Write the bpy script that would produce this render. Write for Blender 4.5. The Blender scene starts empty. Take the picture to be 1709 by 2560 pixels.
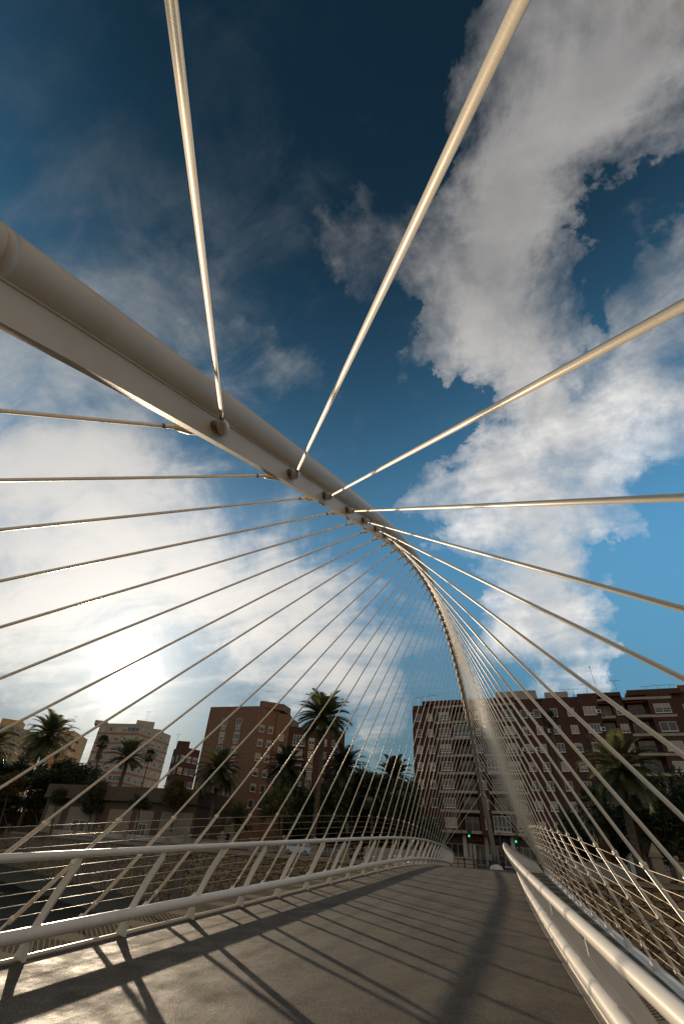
import bpy, bmesh, math, random
from mathutils import Vector, Matrix
R = math.radians
rnd = random.Random(7)
scn = bpy.context.scene
col = scn.collection

# ------------------------------------------------------------------ camera
# world: X across the bridge (right +), Y along it, Z up, origin height = eye level
TH, RO, FPX, WPX, HPX = R(36.7), R(4.2), 1138.0, 1709.0, 2560.0
CAM = Vector((2.7265, 0.9881, 0.0))
_S = 0.3624
_ty, _tx = 1/math.hypot(_S, 1), _S/math.hypot(_S, 1)
def b2w(x, y, z): return Vector((x*_ty - y*_tx, x*_tx + y*_ty, z))
_fw = (0, math.cos(TH), math.sin(TH)); _u0 = (0, -math.sin(TH), math.cos(TH))
cr, sr = math.cos(RO), math.sin(RO)
FW = b2w(*_fw)
RT = b2w(cr, sr*_u0[1], sr*_u0[2])
UP = b2w(-sr, cr*_u0[1], cr*_u0[2])
cam = bpy.data.cameras.new("camera"); camo = bpy.data.objects.new("camera", cam)
col.objects.link(camo)
m = Matrix.Identity(4)
for i in range(3):
    m[i][0], m[i][1], m[i][2], m[i][3] = RT[i], UP[i], -FW[i], CAM[i]
camo.matrix_world = m
cam.sensor_fit = 'VERTICAL'; cam.sensor_height = 36.0; cam.sensor_width = 24.0
cam.lens = FPX/HPX*36.0
cam.clip_start = 0.05; cam.clip_end = 6000
scn.camera = camo
def ray(px, py):
    return FW + RT*((px-WPX/2)/FPX) - UP*((py-HPX/2)/FPX)
def at(px, py, Y):                       # point of the pixel's sight line at distance Y along the bridge
    d = ray(px, py); return CAM + d*((Y-CAM.y)/d.y)

# ------------------------------------------------------------------ light and sky
SUN = Vector((-0.6602, 0.7081, 0.204)).normalized()
GLOW = Vector((-0.6602, 0.7081, 0.2504)).normalized()      # brightest part of the veil of cloud over the sun
sun = bpy.data.lights.new("sun", 'SUN'); sun.energy = 4.6; sun.angle = R(0.6); sun.color = (1.0, 0.81, 0.58)
suno = bpy.data.objects.new("sun", sun); col.objects.link(suno)
suno.rotation_euler = SUN.to_track_quat('Z', 'Y').to_euler()
scn.view_settings.view_transform = 'Standard'; scn.view_settings.look = 'None'
scn.view_settings.exposure = 0.08; scn.view_settings.gamma = 1.0
world = bpy.data.worlds.new("World"); scn.world = world; world.use_nodes = True
nt = world.node_tree; nt.nodes.clear()
def N(t, **k):
    n = nt.nodes.new(t)
    for a, v in k.items(): setattr(n, a, v)
    return n
def lk(a, b): nt.links.new(a, b)
def setin(sock, v):
    if isinstance(v, bpy.types.NodeSocket): nt.links.new(v, sock)
    elif v is not None: sock.default_value = v
def mth(op, a, b=None, c=None, clamp=False):
    n = N('ShaderNodeMath', operation=op, use_clamp=clamp)
    setin(n.inputs[0], a); setin(n.inputs[1], b)
    if c is not None: setin(n.inputs[2], c)
    return n.outputs[0]
def vmth(op, a, b=None):
    n = N('ShaderNodeVectorMath', operation=op); setin(n.inputs[0], a); setin(n.inputs[1], b)
    return n.outputs['Value'] if op in ('DOT_PRODUCT', 'LENGTH') else n.outputs['Vector']
def mrange(v, a, b, c=0., d=1., smooth=True):
    n = N('ShaderNodeMapRange', interpolation_type='SMOOTHSTEP' if smooth else 'LINEAR')
    n.clamp = True
    setin(n.inputs[0], v); n.inputs[1].default_value = a; n.inputs[2].default_value = b
    setin(n.inputs[3], c); setin(n.inputs[4], d); return n.outputs[0]
def mixc(f, a, b):
    n = N('ShaderNodeMix', data_type='RGBA'); setin(n.inputs[0], f); setin(n.inputs[6], a); setin(n.inputs[7], b)
    return n.outputs[2]
def noise(vec, scale, detail=6, rough=.55, dist=0.):
    n = N('ShaderNodeTexNoise'); n.inputs['Scale'].default_value = scale; n.inputs['Detail'].default_value = detail
    n.inputs['Roughness'].default_value = rough; n.inputs['Distortion'].default_value = dist
    setin(n.inputs['Vector'], vec); return n
dirv = vmth('NORMALIZE', N('ShaderNodeTexCoord').outputs['Generated'])
sep = N('ShaderNodeSeparateXYZ'); lk(dirv, sep.inputs[0])
sky = N('ShaderNodeTexSky', sky_type='NISHITA'); sky.sun_disc = False
sky.sun_elevation = math.asin(SUN.z); sky.sun_rotation = math.atan2(SUN.x, SUN.y)
sky.air_density = 1.0; sky.dust_density = 0.15; sky.ozone_density = 3.0; sky.altitude = 50
SKYS = 0.075
sd = vmth('DOT_PRODUCT', dirv, tuple(GLOW))
skyc = vmth('SCALE', sky.outputs[0]); skyc.node.inputs['Scale'].default_value = SKYS
hsv = N('ShaderNodeHueSaturation'); hsv.inputs['Saturation'].default_value = 1.12; hsv.inputs['Hue'].default_value = .480
lk(skyc, hsv.inputs['Color'])
lk(mth('MULTIPLY', mth('MULTIPLY', mrange(sep.outputs[2], .46, .99, 3.0, .36), mrange(sep.outputs[2], .05, .60, .27, 1.)), mrange(sd, .4, .98, 1., .42)), hsv.inputs['Value'])
skyc = hsv.outputs[0]
# cloud plane coordinates: perspective of a flat layer overhead
den = mth('ADD', mth('MAXIMUM', sep.outputs[2], 0.), .16)
cv = N('ShaderNodeCombineXYZ')
lk(mth('DIVIDE', sep.outputs[0], den), cv.inputs[0]); lk(mth('DIVIDE', sep.outputs[1], den), cv.inputs[1])
cp = cv.outputs[0]
warp = noise(cp, 1.3, 3, .5)
cpw = vmth('ADD', cp, vmth('SCALE', vmth('SUBTRACT', warp.outputs['Color'], (.5, .5, .5))))
cpw.node.inputs[1].links[0].from_node.inputs['Scale'].default_value = .55
n1 = noise(cpw, 2.6, 12, .62).outputs[0]
n2 = noise(cpw, .9, 10, .64, .6).outputs[0]
n3 = noise(dirv, 7.0, 10, .62, .5).outputs[0]
cps = N('ShaderNodeMapping'); lk(cpw, cps.inputs[0]); cps.inputs['Rotation'].default_value = (0, 0, R(35)); cps.inputs['Scale'].default_value = (.8, 3.2, 1.)
n5 = noise(cps.outputs[0], 1.5, 9, .6, .5).outputs[0]
n4 = noise(dirv, 26.0, 6, .6, .3).outputs[0]
wv = noise(dirv, 4.2, 6, .62, .2)
wv = vmth('SUBTRACT', wv.outputs['Color'], (.5, .5, .5)); wv = vmth('SCALE', wv); wv.node.inputs['Scale'].default_value = .42
dirw = vmth('NORMALIZE', vmth('ADD', dirv, wv))
def lobe(px, py, rad, amp):
    d = ray(px*1.09, py*1.09).normalized()
    return mth('MULTIPLY', mrange(vmth('DOT_PRODUCT', dirw, tuple(d)), math.cos(R(rad)), 1.0), amp)
def lobes(L):
    s = None
    for l in L:
        v = lobe(*l); s = v if s is None else mth('ADD', s, v)
    return s
cum = lobes([(1330, 40, 11, .5), (1300, 190, 12, .5), (1380, 330, 11, .5), (1160, 430, 9, .4), (1240, 420, 10, .4), (1160, 640, 12, .55), (1020, 770, 7, .45),
             (1060, 640, 9, .4), (1200, 760, 10, .5), (1270, 870, 10, .5), (1190, 960, 10, .5), (1090, 1110, 9, .5), (1230, 1100, 10, .45),
             (1320, 1210, 9, .45), (1180, 1270, 9, .5), (1250, 1390, 8, .5), (1180, 1400, 7, .35), (1490, 930, 9, .5), (1530, 780, 8, .4), (1500, 650, 7, .3), (1560, 520, 6, .3),
             (1340, 1400, 6, .45), (880, 570, 8, .3), (1190, 1500, 6, .3), (950, 820, 6, .25), (1500, 90, 7, .15), (1350, 1540, 3, .35),
             (1420, 580, 10, -.30), (1500, 400, 8, -.22), (1360, 720, 5, -.15), (940, 1010, 8, -.5), (1470, 1350, 8, -.7), (1010, 950, 6, -.4), (1400, 800, 4, -.25)])
nn_ = mth('ADD', mth('ADD', mth('ADD', mth('MULTIPLY', n1, .38), mth('MULTIPLY', n3, .30)), mth('MULTIPLY', n4, .08)), mth('MULTIPLY', n5, .24))
cumraw = mth('ADD', mth('MULTIPLY', mth('SUBTRACT', nn_, .5), 5.2), mth('SUBTRACT', mth('MULTIPLY', cum, 1.12), mrange(cum, 0., .3, .9, 0.)))
cumd = mrange(cumraw, -.30, 1.75)
veil = lobes([(60, 1020, 22, .30), (250, 1180, 20, .25), (120, 1330, 20, .35), (330, 1400, 18, .35), (520, 1330, 12, .2), (740, 1480, 12, .45), (640, 1420, 12, .35), (780, 1380, 8, .2), (560, 1250, 12, .28),
              (620, 900, 6, .22), (540, 850, 5, .12), (400, 1000, 10, .12), (850, 1560, 7, .3), (950, 1500, 6, .2), (160, 700, 20, .06), (450, 350, 24, .02), (650, 700, 20, .09), (60, 350, 22, .02), (850, 350, 16, .06)])
nv = mth('ADD', mth('ADD', mth('MULTIPLY', n2, .35), mth('MULTIPLY', n3, .28)), mth('MULTIPLY', n5, .37))
veild = mrange(mth('ADD', mth('MULTIPLY', mth('SUBTRACT', nv, .5), 5.8), mth('MULTIPLY', veil, 1.35)), -.10, 1.65)
veild = mth('MULTIPLY', veild, mrange(veil, 0., .25, .30, 1.))
near = mth('POWER', mrange(sd, .25, .97, 0., 1., False), 2.6)
vcol = mixc(near, (.11, .145, .17, 1), (.88, .82, .75, 1))
ccol = mixc(mrange(nn_, .44, .62), (.60, .585, .57, 1), (1., .98, .95, 1))
ccol = mixc(mth('MULTIPLY', near, .8), ccol, (.82, .79, .75, 1))
ccol = mixc(mrange(sep.outputs[2], .60, .95, 0., .78), ccol, (.20, .195, .195, 1))
c1 = mixc(mth('MULTIPLY', veild, .85), skyc, vcol)
c2 = mixc(mth('MULTIPLY', cumd, .95), c1, ccol)
# warm grey cloud added out of view behind the camera, as warm fill light
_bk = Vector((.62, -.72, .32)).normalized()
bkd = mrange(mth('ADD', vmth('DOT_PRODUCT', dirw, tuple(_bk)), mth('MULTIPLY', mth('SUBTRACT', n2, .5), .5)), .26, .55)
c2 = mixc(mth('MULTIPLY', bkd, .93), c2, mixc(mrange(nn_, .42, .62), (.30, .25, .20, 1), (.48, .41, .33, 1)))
# aureole of thin cloud lit round the sun
g1 = mth('POWER', mth('MAXIMUM', sd, 0.), 2200.)
g2 = mth('POWER', mth('MAXIMUM', sd, 0.), 120.)
g3 = mth('POWER', mth('MAXIMUM', sd, 0.), 22.)
glow = mth('ADD', mth('ADD', mth('MULTIPLY', g1, 6.), mth('MULTIPLY', g2, .42)), mth('MULTIPLY', g3, .17))
gv = vmth('SCALE', (1., .94, .82)); setin(gv.node.inputs['Scale'], glow)
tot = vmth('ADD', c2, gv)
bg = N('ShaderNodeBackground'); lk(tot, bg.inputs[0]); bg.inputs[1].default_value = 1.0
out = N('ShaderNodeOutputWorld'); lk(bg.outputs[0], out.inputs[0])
world.cycles.sampling_method = 'MANUAL'; world.cycles.sample_map_resolution = 1024

# ------------------------------------------------------------------ helpers
class MB:
    def __init__(s): s.v = []; s.f = []
    def quad(s, a, b, c, d): i = len(s.v); s.v += [tuple(a), tuple(b), tuple(c), tuple(d)]; s.f.append((i, i+1, i+2, i+3))
    def poly(s, pts): i = len(s.v); s.v += [tuple(p) for p in pts]; s.f.append(tuple(range(i, i+len(pts))))
    def box(s, x0, x1, y0, y1, z0, z1, M=None):
        i = len(s.v)
        P = [(x, y, z) for z in (z0, z1) for (x, y) in ((x0, y0), (x1, y0), (x1, y1), (x0, y1))]
        if M is not None: P = [tuple(M @ Vector(p)) for p in P]
        s.v += P
        s.f += [(i, i+3, i+2, i+1), (i+4, i+5, i+6, i+7)] + [(i+a, i+(a+1) % 4, i+4+(a+1) % 4, i+4+a) for a in range(4)]
        return s
    def tube(s, pts, r, seg=8, cap=True, ref=None):
        pts = [Vector(p) for p in pts]; n = len(pts); i0 = len(s.v)
        rr = r if isinstance(r, (list, tuple)) else [r]*n
        for j, p in enumerate(pts):
            t = (pts[min(j+1, n-1)] - pts[max(j-1, 0)]).normalized()
            a = Vector((1, 0, 0)) if (ref is None and abs(t.x) < .9) else (Vector(ref) if ref is not None else Vector((0, 1, 0)))
            u = (a - t*a.dot(t)).normalized(); w = t.cross(u)
            for k in range(seg):
                q = 2*math.pi*k/seg
                s.v.append(tuple(p + (u*math.cos(q) + w*math.sin(q))*rr[j]))
        for j in range(n-1):
            for k in range(seg):
                a, b = i0+j*seg+k, i0+j*seg+(k+1) % seg
                s.f.append((a, b, b+seg, a+seg))
        if cap:
            s.f.append(tuple(i0+k for k in range(seg))[::-1]); s.f.append(tuple(i0+(n-1)*seg+k for k in range(seg)))
        return s
    def strip(s, A, B):
        for j in range(len(A)-1): s.quad(A[j], A[j+1], B[j+1], B[j])
        return s
    def ribbon(s, sections):                        # closed cross sections swept
        n = len(sections[0]); i0 = len(s.v)
        for sec in sections: s.v += [tuple(p) for p in sec]
        for j in range(len(sections)-1):
            for k in range(n):
                a, b = i0+j*n+k, i0+j*n+(k+1) % n
                s.f.append((a, b, b+n, a+n))
        s.f.append(tuple(i0+k for k in range(n))[::-1]); s.f.append(tuple(i0+(len(sections)-1)*n+k for k in range(n)))
        return s
    def prism(s, pts, z0, z1):                      # plan polygon raised
        n = len(pts); i = len(s.v)
        s.v += [(p[0], p[1], z0) for p in pts] + [(p[0], p[1], z1) for p in pts]
        for k in range(n): s.f.append((i+k, i+(k+1) % n, i+n+(k+1) % n, i+n+k))
        s.f.append(tuple(i+n+k for k in range(n))); s.f.append(tuple(i+k for k in range(n))[::-1])
        return s
    def dome(s, c, rx, ry, rz, seg=20, rings=8, full=False):
        i0 = len(s.v); lo = -rings if full else 0
        R_ = list(range(lo, rings))
        for r_ in R_:
            a = math.pi/2*r_/rings
            for k in range(seg):
                q = 2*math.pi*k/seg
                s.v.append((c[0]+rx*math.cos(a)*math.cos(q), c[1]+ry*math.cos(a)*math.sin(q), c[2]+rz*math.sin(a)))
        s.v.append((c[0], c[1], c[2]+rz)); top = len(s.v)-1
        for r_ in range(len(R_)-1):
            for k in range(seg):
                a, b = i0+r_*seg+k, i0+r_*seg+(k+1) % seg
                s.f.append((a, b, b+seg, a+seg))
        l = i0+(len(R_)-1)*seg
        for k in range(seg): s.f.append((l+k, l+(k+1) % seg, top))
        return s
    def mesh(s, name, smooth=False):
        me = bpy.data.meshes.new(name); me.from_pydata(s.v, [], s.f); me.validate()
        bm = bmesh.new(); bm.from_mesh(me); bmesh.ops.recalc_face_normals(bm, faces=bm.faces[:]); bm.to_mesh(me); bm.free()
        if smooth:
            for p in me.polygons: p.use_smooth = True
        return me
    def build(s, name, mat, parent=None, smooth=False):
        return link(name, s.mesh(name, smooth), mat, parent)
def link(name, me, mat, parent=None):
    if mat is not None and not me.materials: me.materials.append(mat)
    o = bpy.data.objects.new(name, me); col.objects.link(o)
    if parent: o.parent = parent
    return o
def tag(o, label, cat, group=None, kind=None):
    if label: o["label"] = label
    if cat: o["category"] = cat
    if group: o["group"] = group
    if kind: o["kind"] = kind
    return o
def empty(name, loc=(0, 0, 0), rz=0.):
    o = bpy.data.objects.new(name, None); o.location = loc; o.rotation_euler = (0, 0, rz); o.empty_display_size = .2
    col.objects.link(o); return o
def copy_tree(o, parent=None):
    c = o.copy(); col.objects.link(c)
    if parent: c.parent = parent
    for ch in list(o.children): copy_tree(ch, c)
    return c

# ------------------------------------------------------------------ materials
def mat(name, c1, c2=None, scale=3., rough=.6, bump=0., bscale=None, metal=0., spec=.5, detail=5, transl=0., lo=.35, hi=.65, c3=None, scale3=.7, coat=0., stretch=None):
    M = bpy.data.materials.new(name); M.use_nodes = True
    t = M.node_tree; b = t.nodes['Principled BSDF']
    b.inputs['Roughness'].default_value = rough; b.inputs['Metallic'].default_value = metal
    b.inputs['Specular IOR Level'].default_value = spec; b.inputs['Coat Weight'].default_value = coat
    tc = t.nodes.new('ShaderNodeTexCoord'); src = tc.outputs['Object']
    if stretch:
        mp = t.nodes.new('ShaderNodeMapping'); mp.inputs['Scale'].default_value = stretch; t.links.new(src, mp.inputs[0]); src = mp.outputs[0]
    def nz(s, d=detail):
        n = t.nodes.new('ShaderNodeTexNoise'); n.inputs['Scale'].default_value = s; n.inputs['Detail'].default_value = d
        n.inputs['Roughness'].default_value = .6; t.links.new(src, n.inputs['Vector']); return n.outputs[0]
    def ramp(v, a, b_):
        r = t.nodes.new('ShaderNodeMapRange'); t.links.new(v, r.inputs[0]); r.inputs[1].default_value = a; r.inputs[2].default_value = b_; return r.outputs[0]
    def mx(f, a, b_):
        n = t.nodes.new('ShaderNodeMix'); n.data_type = 'RGBA'
        t.links.new(f, n.inputs[0])
        for s, v in ((6, a), (7, b_)):
            if isinstance(v, bpy.types.NodeSocket): t.links.new(v, n.inputs[s])
            else: n.inputs[s].default_value = (*v, 1)
        return n.outputs[2]
    c = None
    if c2 is None: b.inputs['Base Color'].default_value = (*c1, 1)
    else:
        c = mx(ramp(nz(scale), lo, hi), c1, c2)
        if c3 is not None: c = mx(ramp(nz(scale3), .52, .7), c, c3)
        t.links.new(c, b.inputs['Base Color'])
    if bump:
        bp = t.nodes.new('ShaderNodeBump'); bp.inputs['Strength'].default_value = bump; bp.inputs['Distance'].default_value = .02
        t.links.new(nz(bscale or scale*4, 4), bp.inputs['Height']); t.links.new(bp.outputs[0], b.inputs['Normal'])
    if transl:
        tr = t.nodes.new('ShaderNodeBsdfTranslucent'); ms = t.nodes.new('ShaderNodeMixShader'); ms.inputs[0].default_value = transl
        if c is not None: t.links.new(c, tr.inputs[0])
        else: tr.inputs[0].default_value = (*c1, 1)
        o = t.nodes['Material Output']
        t.links.new(b.outputs[0], ms.inputs[1]); t.links.new(tr.outputs[0], ms.inputs[2]); t.links.new(ms.outputs[0], o.inputs[0])
    return M
def emis(name, c, s):
    M = mat(name, c); b = M.node_tree.nodes['Principled BSDF']
    b.inputs['Emission Color'].default_value = (*c, 1); b.inputs['Emission Strength'].default_value = s; return M
PAINT = mat('white_paint', (.70, .605, .50), (.62, .53, .43), 1.3, .40, .10, 40, c3=(.66, .565, .465), scale3=.9)
PAINTC = mat('cable_paint', (.80, .71, .58), (.75, .66, .535), 6, .42, .03, 90)
PAINTR = mat('rail_paint', (.74, .68, .60), (.67, .61, .53), 2., .30, .04, 60, c3=(.71, .65, .57), scale3=6)

STEEL = mat('dark_steel', (.10, .08, .06), (.16, .12, .09), 8, .5, .2)
RUSTY = mat('bolt_steel', (.30, .25, .19), (.20, .15, .10), 12, .55, .3)
WIRE = mat('wire_steel', (.36, .25, .145), (.50, .36, .22), 30, .45, metal=.2)
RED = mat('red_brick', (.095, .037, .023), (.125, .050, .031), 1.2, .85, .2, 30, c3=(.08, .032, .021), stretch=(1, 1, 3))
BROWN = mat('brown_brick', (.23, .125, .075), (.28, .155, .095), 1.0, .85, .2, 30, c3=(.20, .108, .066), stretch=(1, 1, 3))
BAND = mat('pale_render_band', (.52, .43, .33), (.42, .34, .26), 2, .8, .1)
CREAM = mat('cream_render', (.46, .37, .265), (.51, .42, .31), 1, .85)
PINK = mat('pink_band', (.46, .21, .13), (.40, .18, .11), 1.5, .85)
ORANGE = mat('ochre_render', (.50, .33, .16), (.55, .37, .19), 1, .85)
DARKRED = mat('dark_red_panel', (.16, .03, .02), None, rough=.8)
WHITEF = mat('white_frame', (.75, .72, .66), None, rough=.5)
GLASS = mat('window_glass', (.04, .05, .06), (.10, .10, .10), .9, .12, spec=.7)
BLIND = mat('roller_blind', (.47, .40, .31), (.55, .48, .38), 3, .75, .15, 20)
IRON = mat('black_iron', (.02, .018, .016), None, rough=.5)
def rust(M, s=7., a=.70, b_=.76, c=(.16, .085, .04)):
    t = M.node_tree; b = t.nodes['Principled BSDF']; src = b.inputs['Base Color'].links[0].from_socket
    tc = t.nodes.new('ShaderNodeTexCoord'); n = t.nodes.new('ShaderNodeTexNoise'); n.inputs['Scale'].default_value = s; n.inputs['Detail'].default_value = 7; n.inputs['Roughness'].default_value = .68
    t.links.new(tc.outputs['Object'], n.inputs['Vector']); r = t.nodes.new('ShaderNodeMapRange'); t.links.new(n.outputs[0], r.inputs[0]); r.inputs[1].default_value = a; r.inputs[2].default_value = b_; r.inputs[4].default_value = .85
    x = t.nodes.new('ShaderNodeMix'); x.data_type = 'RGBA'; t.links.new(r.outputs[0], x.inputs[0]); t.links.new(src, x.inputs[6]); x.inputs[7].default_value = (*c, 1); t.links.new(x.outputs[2], b.inputs['Base Color'])
rust(PAINT); rust(PAINTR, 12., .72, .77); rust(PAINTC, 16., .71, .77, (.22, .14, .08))
STONE = None
CONC = mat('speckled_concrete', (.30, .28, .25), (.40, .38, .34), 14, .9, .4, 30, c3=(.22, .2, .18), scale3=20)
SAND = mat('sandstone', (.30, .235, .165), (.38, .30, .21), 2.2, .9, .3, 14)
ASPH = mat('asphalt', (.045, .043, .04), (.065, .06, .055), 3, .85, .3, 40)
PAVE = mat('pavement', (.095, .08, .065), (.13, .11, .09), 2, .85, .2, 20)
TRUNK = mat('palm_bark', (.085, .06, .04), (.16, .115, .075), 9, .95, .8, 14, stretch=(1, 1, 3))
BARK = mat('bark', (.07, .05, .035), (.12, .09, .06), 8, .95, .7, 12)
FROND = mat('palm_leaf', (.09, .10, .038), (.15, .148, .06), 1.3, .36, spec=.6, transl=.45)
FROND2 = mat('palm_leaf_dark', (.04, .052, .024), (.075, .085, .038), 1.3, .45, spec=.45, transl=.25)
DRYF = mat('dry_palm_leaf', (.13, .085, .045), (.20, .13, .065), 2, .8, transl=.2)
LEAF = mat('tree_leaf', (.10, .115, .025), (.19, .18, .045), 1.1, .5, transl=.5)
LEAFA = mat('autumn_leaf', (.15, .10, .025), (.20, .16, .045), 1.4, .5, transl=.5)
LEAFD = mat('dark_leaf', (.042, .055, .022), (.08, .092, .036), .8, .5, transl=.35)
WATER = mat('river_water', (.014, .015, .010), (.022, .022, .015), .4, .6, .8, 3.5, spec=.03)
SOIL = mat('dark_soil', (.05, .042, .028), (.085, .075, .045), .8, .95, .8, 6)
def stone_mat():
    M = bpy.data.materials.new('rubble_stone'); M.use_nodes = True; t = M.node_tree; b = t.nodes['Principled BSDF']; b.inputs['Roughness'].default_value = .92
    tc = t.nodes.new('ShaderNodeTexCoord')
    mp = t.nodes.new('ShaderNodeMapping'); mp.inputs['Scale'].default_value = (1.15, 1.15, 1.75); t.links.new(tc.outputs['Object'], mp.inputs[0])
    nzw = t.nodes.new('ShaderNodeTexNoise'); nzw.inputs['Scale'].default_value = 1.5; t.links.new(mp.outputs[0], nzw.inputs[0])
    ad = t.nodes.new('ShaderNodeVectorMath'); ad.operation = 'MULTIPLY_ADD'; t.links.new(nzw.outputs['Color'], ad.inputs[0]); ad.inputs[1].default_value = (.35,)*3; t.links.new(mp.outputs[0], ad.inputs[2])
    v = t.nodes.new('ShaderNodeTexVoronoi'); v.feature = 'DISTANCE_TO_EDGE'; v.inputs['Scale'].default_value = 1.; t.links.new(ad.outputs[0], v.inputs['Vector'])
    v2 = t.nodes.new('ShaderNodeTexVoronoi'); v2.inputs['Scale'].default_value = 1.; t.links.new(ad.outputs[0], v2.inputs['Vector'])
    cr_ = t.nodes.new('ShaderNodeValToRGB'); t.links.new(v2.outputs['Color'], cr_.inputs[0])
    cr_.color_ramp.elements[0].color = (.20, .135, .075, 1); cr_.color_ramp.elements[1].color = (.40, .28, .16, 1)
    mr = t.nodes.new('ShaderNodeMapRange'); t.links.new(v.outputs['Distance'], mr.inputs[0]); mr.inputs[1].default_value = .015; mr.inputs[2].default_value = .07
    mx = t.nodes.new('ShaderNodeMix'); mx.data_type = 'RGBA'; t.links.new(mr.outputs[0], mx.inputs[0]); mx.inputs[6].default_value = (.05, .036, .024, 1); t.links.new(cr_.outputs[0], mx.inputs[7])
    t.links.new(mx.outputs[2], b.inputs['Base Color'])
    bp = t.nodes.new('ShaderNodeBump'); bp.inputs['Strength'].default_value = .8; bp.inputs['Distance'].default_value = .08; t.links.new(mr.outputs[0], bp.inputs['Height']); t.links.new(bp.outputs[0], b.inputs['Normal'])
    return M
STONE = stone_mat()
def grating_mat():
    M = bpy.data.materials.new('expanded_metal'); M.use_nodes = True; t = M.node_tree; b = t.nodes['Principled BSDF']
    b.inputs['Roughness'].default_value = .9; b.inputs['Specular IOR Level'].default_value = .0
    tc = t.nodes.new('ShaderNodeTexCoord'); mp = t.nodes.new('ShaderNodeMapping'); t.links.new(tc.outputs['Object'], mp.inputs[0])
    mp.inputs['Rotation'].default_value = (0, 0, R(45)); mp.inputs['Scale'].default_value = (14, 14, 14)
    ch = t.nodes.new('ShaderNodeTexVoronoi'); ch.inputs['Randomness'].default_value = 0.; ch.inputs['Scale'].default_value = 1.; ch.feature = 'DISTANCE_TO_EDGE'; t.links.new(mp.outputs[0], ch.inputs['Vector'])
    mr = t.nodes.new('ShaderNodeMapRange'); t.links.new(ch.outputs['Distance'], mr.inputs[0]); mr.inputs[1].default_value = .13; mr.inputs[2].default_value = .2
    mx = t.nodes.new('ShaderNodeMix'); mx.data_type = 'RGBA'; t.links.new(mr.outputs[0], mx.inputs[0]); mx.inputs[6].default_value = (.21, .18, .135, 1); mx.inputs[7].default_value = (.03, .027, .022, 1)
    t.links.new(mx.outputs[2], b.inputs['Base Color'])
    bp = t.nodes.new('ShaderNodeBump'); bp.inputs['Strength'].default_value = .7; bp.inputs['Distance'].default_value = .01; bp.invert = True; t.links.new(mr.outputs[0], bp.inputs['Height']); t.links.new(bp.outputs[0], b.inputs['Normal'])
    return M
GRATE = grating_mat()
def deck_mat():
    M = bpy.data.materials.new('deck_aggregate'); M.use_nodes = True; t = M.node_tree; b = t.nodes['Principled BSDF']
    tc = t.nodes.new('ShaderNodeTexCoord')
    def nz(s, d, r=.6):
        n = t.nodes.new('ShaderNodeTexNoise'); n.inputs['Scale'].default_value = s; n.inputs['Detail'].default_value = d; n.inputs['Roughness'].default_value = r
        t.links.new(tc.outputs['Object'], n.inputs['Vector']); return n.outputs[0]
    def rm(v, a, b_, c=0., d=1.):
        r = t.nodes.new('ShaderNodeMapRange'); t.links.new(v, r.inputs[0])
        for i, x in enumerate((a, b_, c, d)): r.inputs[i+1].default_value = x
        return r.outputs[0]
    def mx(f, a, b_):
        n = t.nodes.new('ShaderNodeMix'); n.data_type = 'RGBA'; t.links.new(f, n.inputs[0])
        for k, v in ((6, a), (7, b_)):
            if isinstance(v, bpy.types.NodeSocket): t.links.new(v, n.inputs[k])
            else: n.inputs[k].default_value = (*v, 1)
        return n.outputs[2]
    c = mx(rm(nz(1.3, 8, .65), .36, .64), (.078, .062, .044), (.150, .120, .086))
    c = mx(rm(nz(95, 2), .44, .60), c, (.050, .041, .031))                    # grains of aggregate
    c = mx(rm(nz(60, 2), .62, .70), c, (.32, .265, .19))
    c = mx(rm(nz(.32, 5), .56, .68, 0., .6), c, (.055, .046, .036))            # damp stains
    v = t.nodes.new('ShaderNodeTexVoronoi'); v.inputs['Scale'].default_value = 1.1; t.links.new(tc.outputs['Object'], v.inputs['Vector'])
    c = mx(rm(v.outputs['Distance'], .03, .022), c, (.30, .27, .23))           # gum spots
    t.links.new(c, b.inputs['Base Color'])
    t.links.new(rm(nz(2.2, 6), .4, .62, .60, .82), b.inputs['Roughness']); b.inputs['Specular IOR Level'].default_value = .13; b.inputs['Specular Tint'].default_value = (1., .86, .66, 1)
    bp = t.nodes.new('ShaderNodeBump'); bp.inputs['Strength'].default_value = .55; bp.inputs['Distance'].default_value = .012; t.links.new(nz(70, 3), bp.inputs['Height'])
    b2 = t.nodes.new('ShaderNodeBump'); b2.inputs['Strength'].default_value = .35; b2.inputs['Distance'].default_value = .03; t.links.new(nz(5, 4), b2.inputs['Height']); t.links.new(bp.outputs[0], b2.inputs['Normal'])
    t.links.new(b2.outputs[0], b.inputs['Normal'])
    return M
DECK = deck_mat()

# ------------------------------------------------------------------ ground, river, street
STREET = -0.70
WALL = [(-420, 272), (-101, 95), (-41, 64), (-31, 61.2), (-14, 60.5), (14, 60.5), (50, 62), (420, 75)]
g = MB(); g.poly([(p[0], p[1], STREET) for p in WALL] + [(3000, 75, STREET), (3000, 3000, STREET), (-3000, 3000, STREET), (-3000, 272, STREET)][0:4])
tag(g.build('street', ASPH), None, None, None, 'structure')
g = MB(); pv = [(-380, 252), (-101, 97.2), (-41, 66.2), (-31, 63.4), (-14, 63.0), (14, 63.0), (50, 64.2), (380, 76)]
g.strip([(x, y-1.8, STREET+.12) for x, y in pv], [(x, y+3.2, STREET+.12) for x, y in pv])
g.strip([(x, y+3.2, STREET+.12) for x, y in pv], [(x, y+3.2, STREET+.001) for x, y in pv])
tag(g.build('pavement', PAVE), None, None, None, 'structure')
g = MB(); g.box(-25, 60, 86.5, 96.9, STREET-.05, STREET+.13)
tag(g.build('pavement', PAVE), None, None, None, 'structure')
g = MB()
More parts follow.
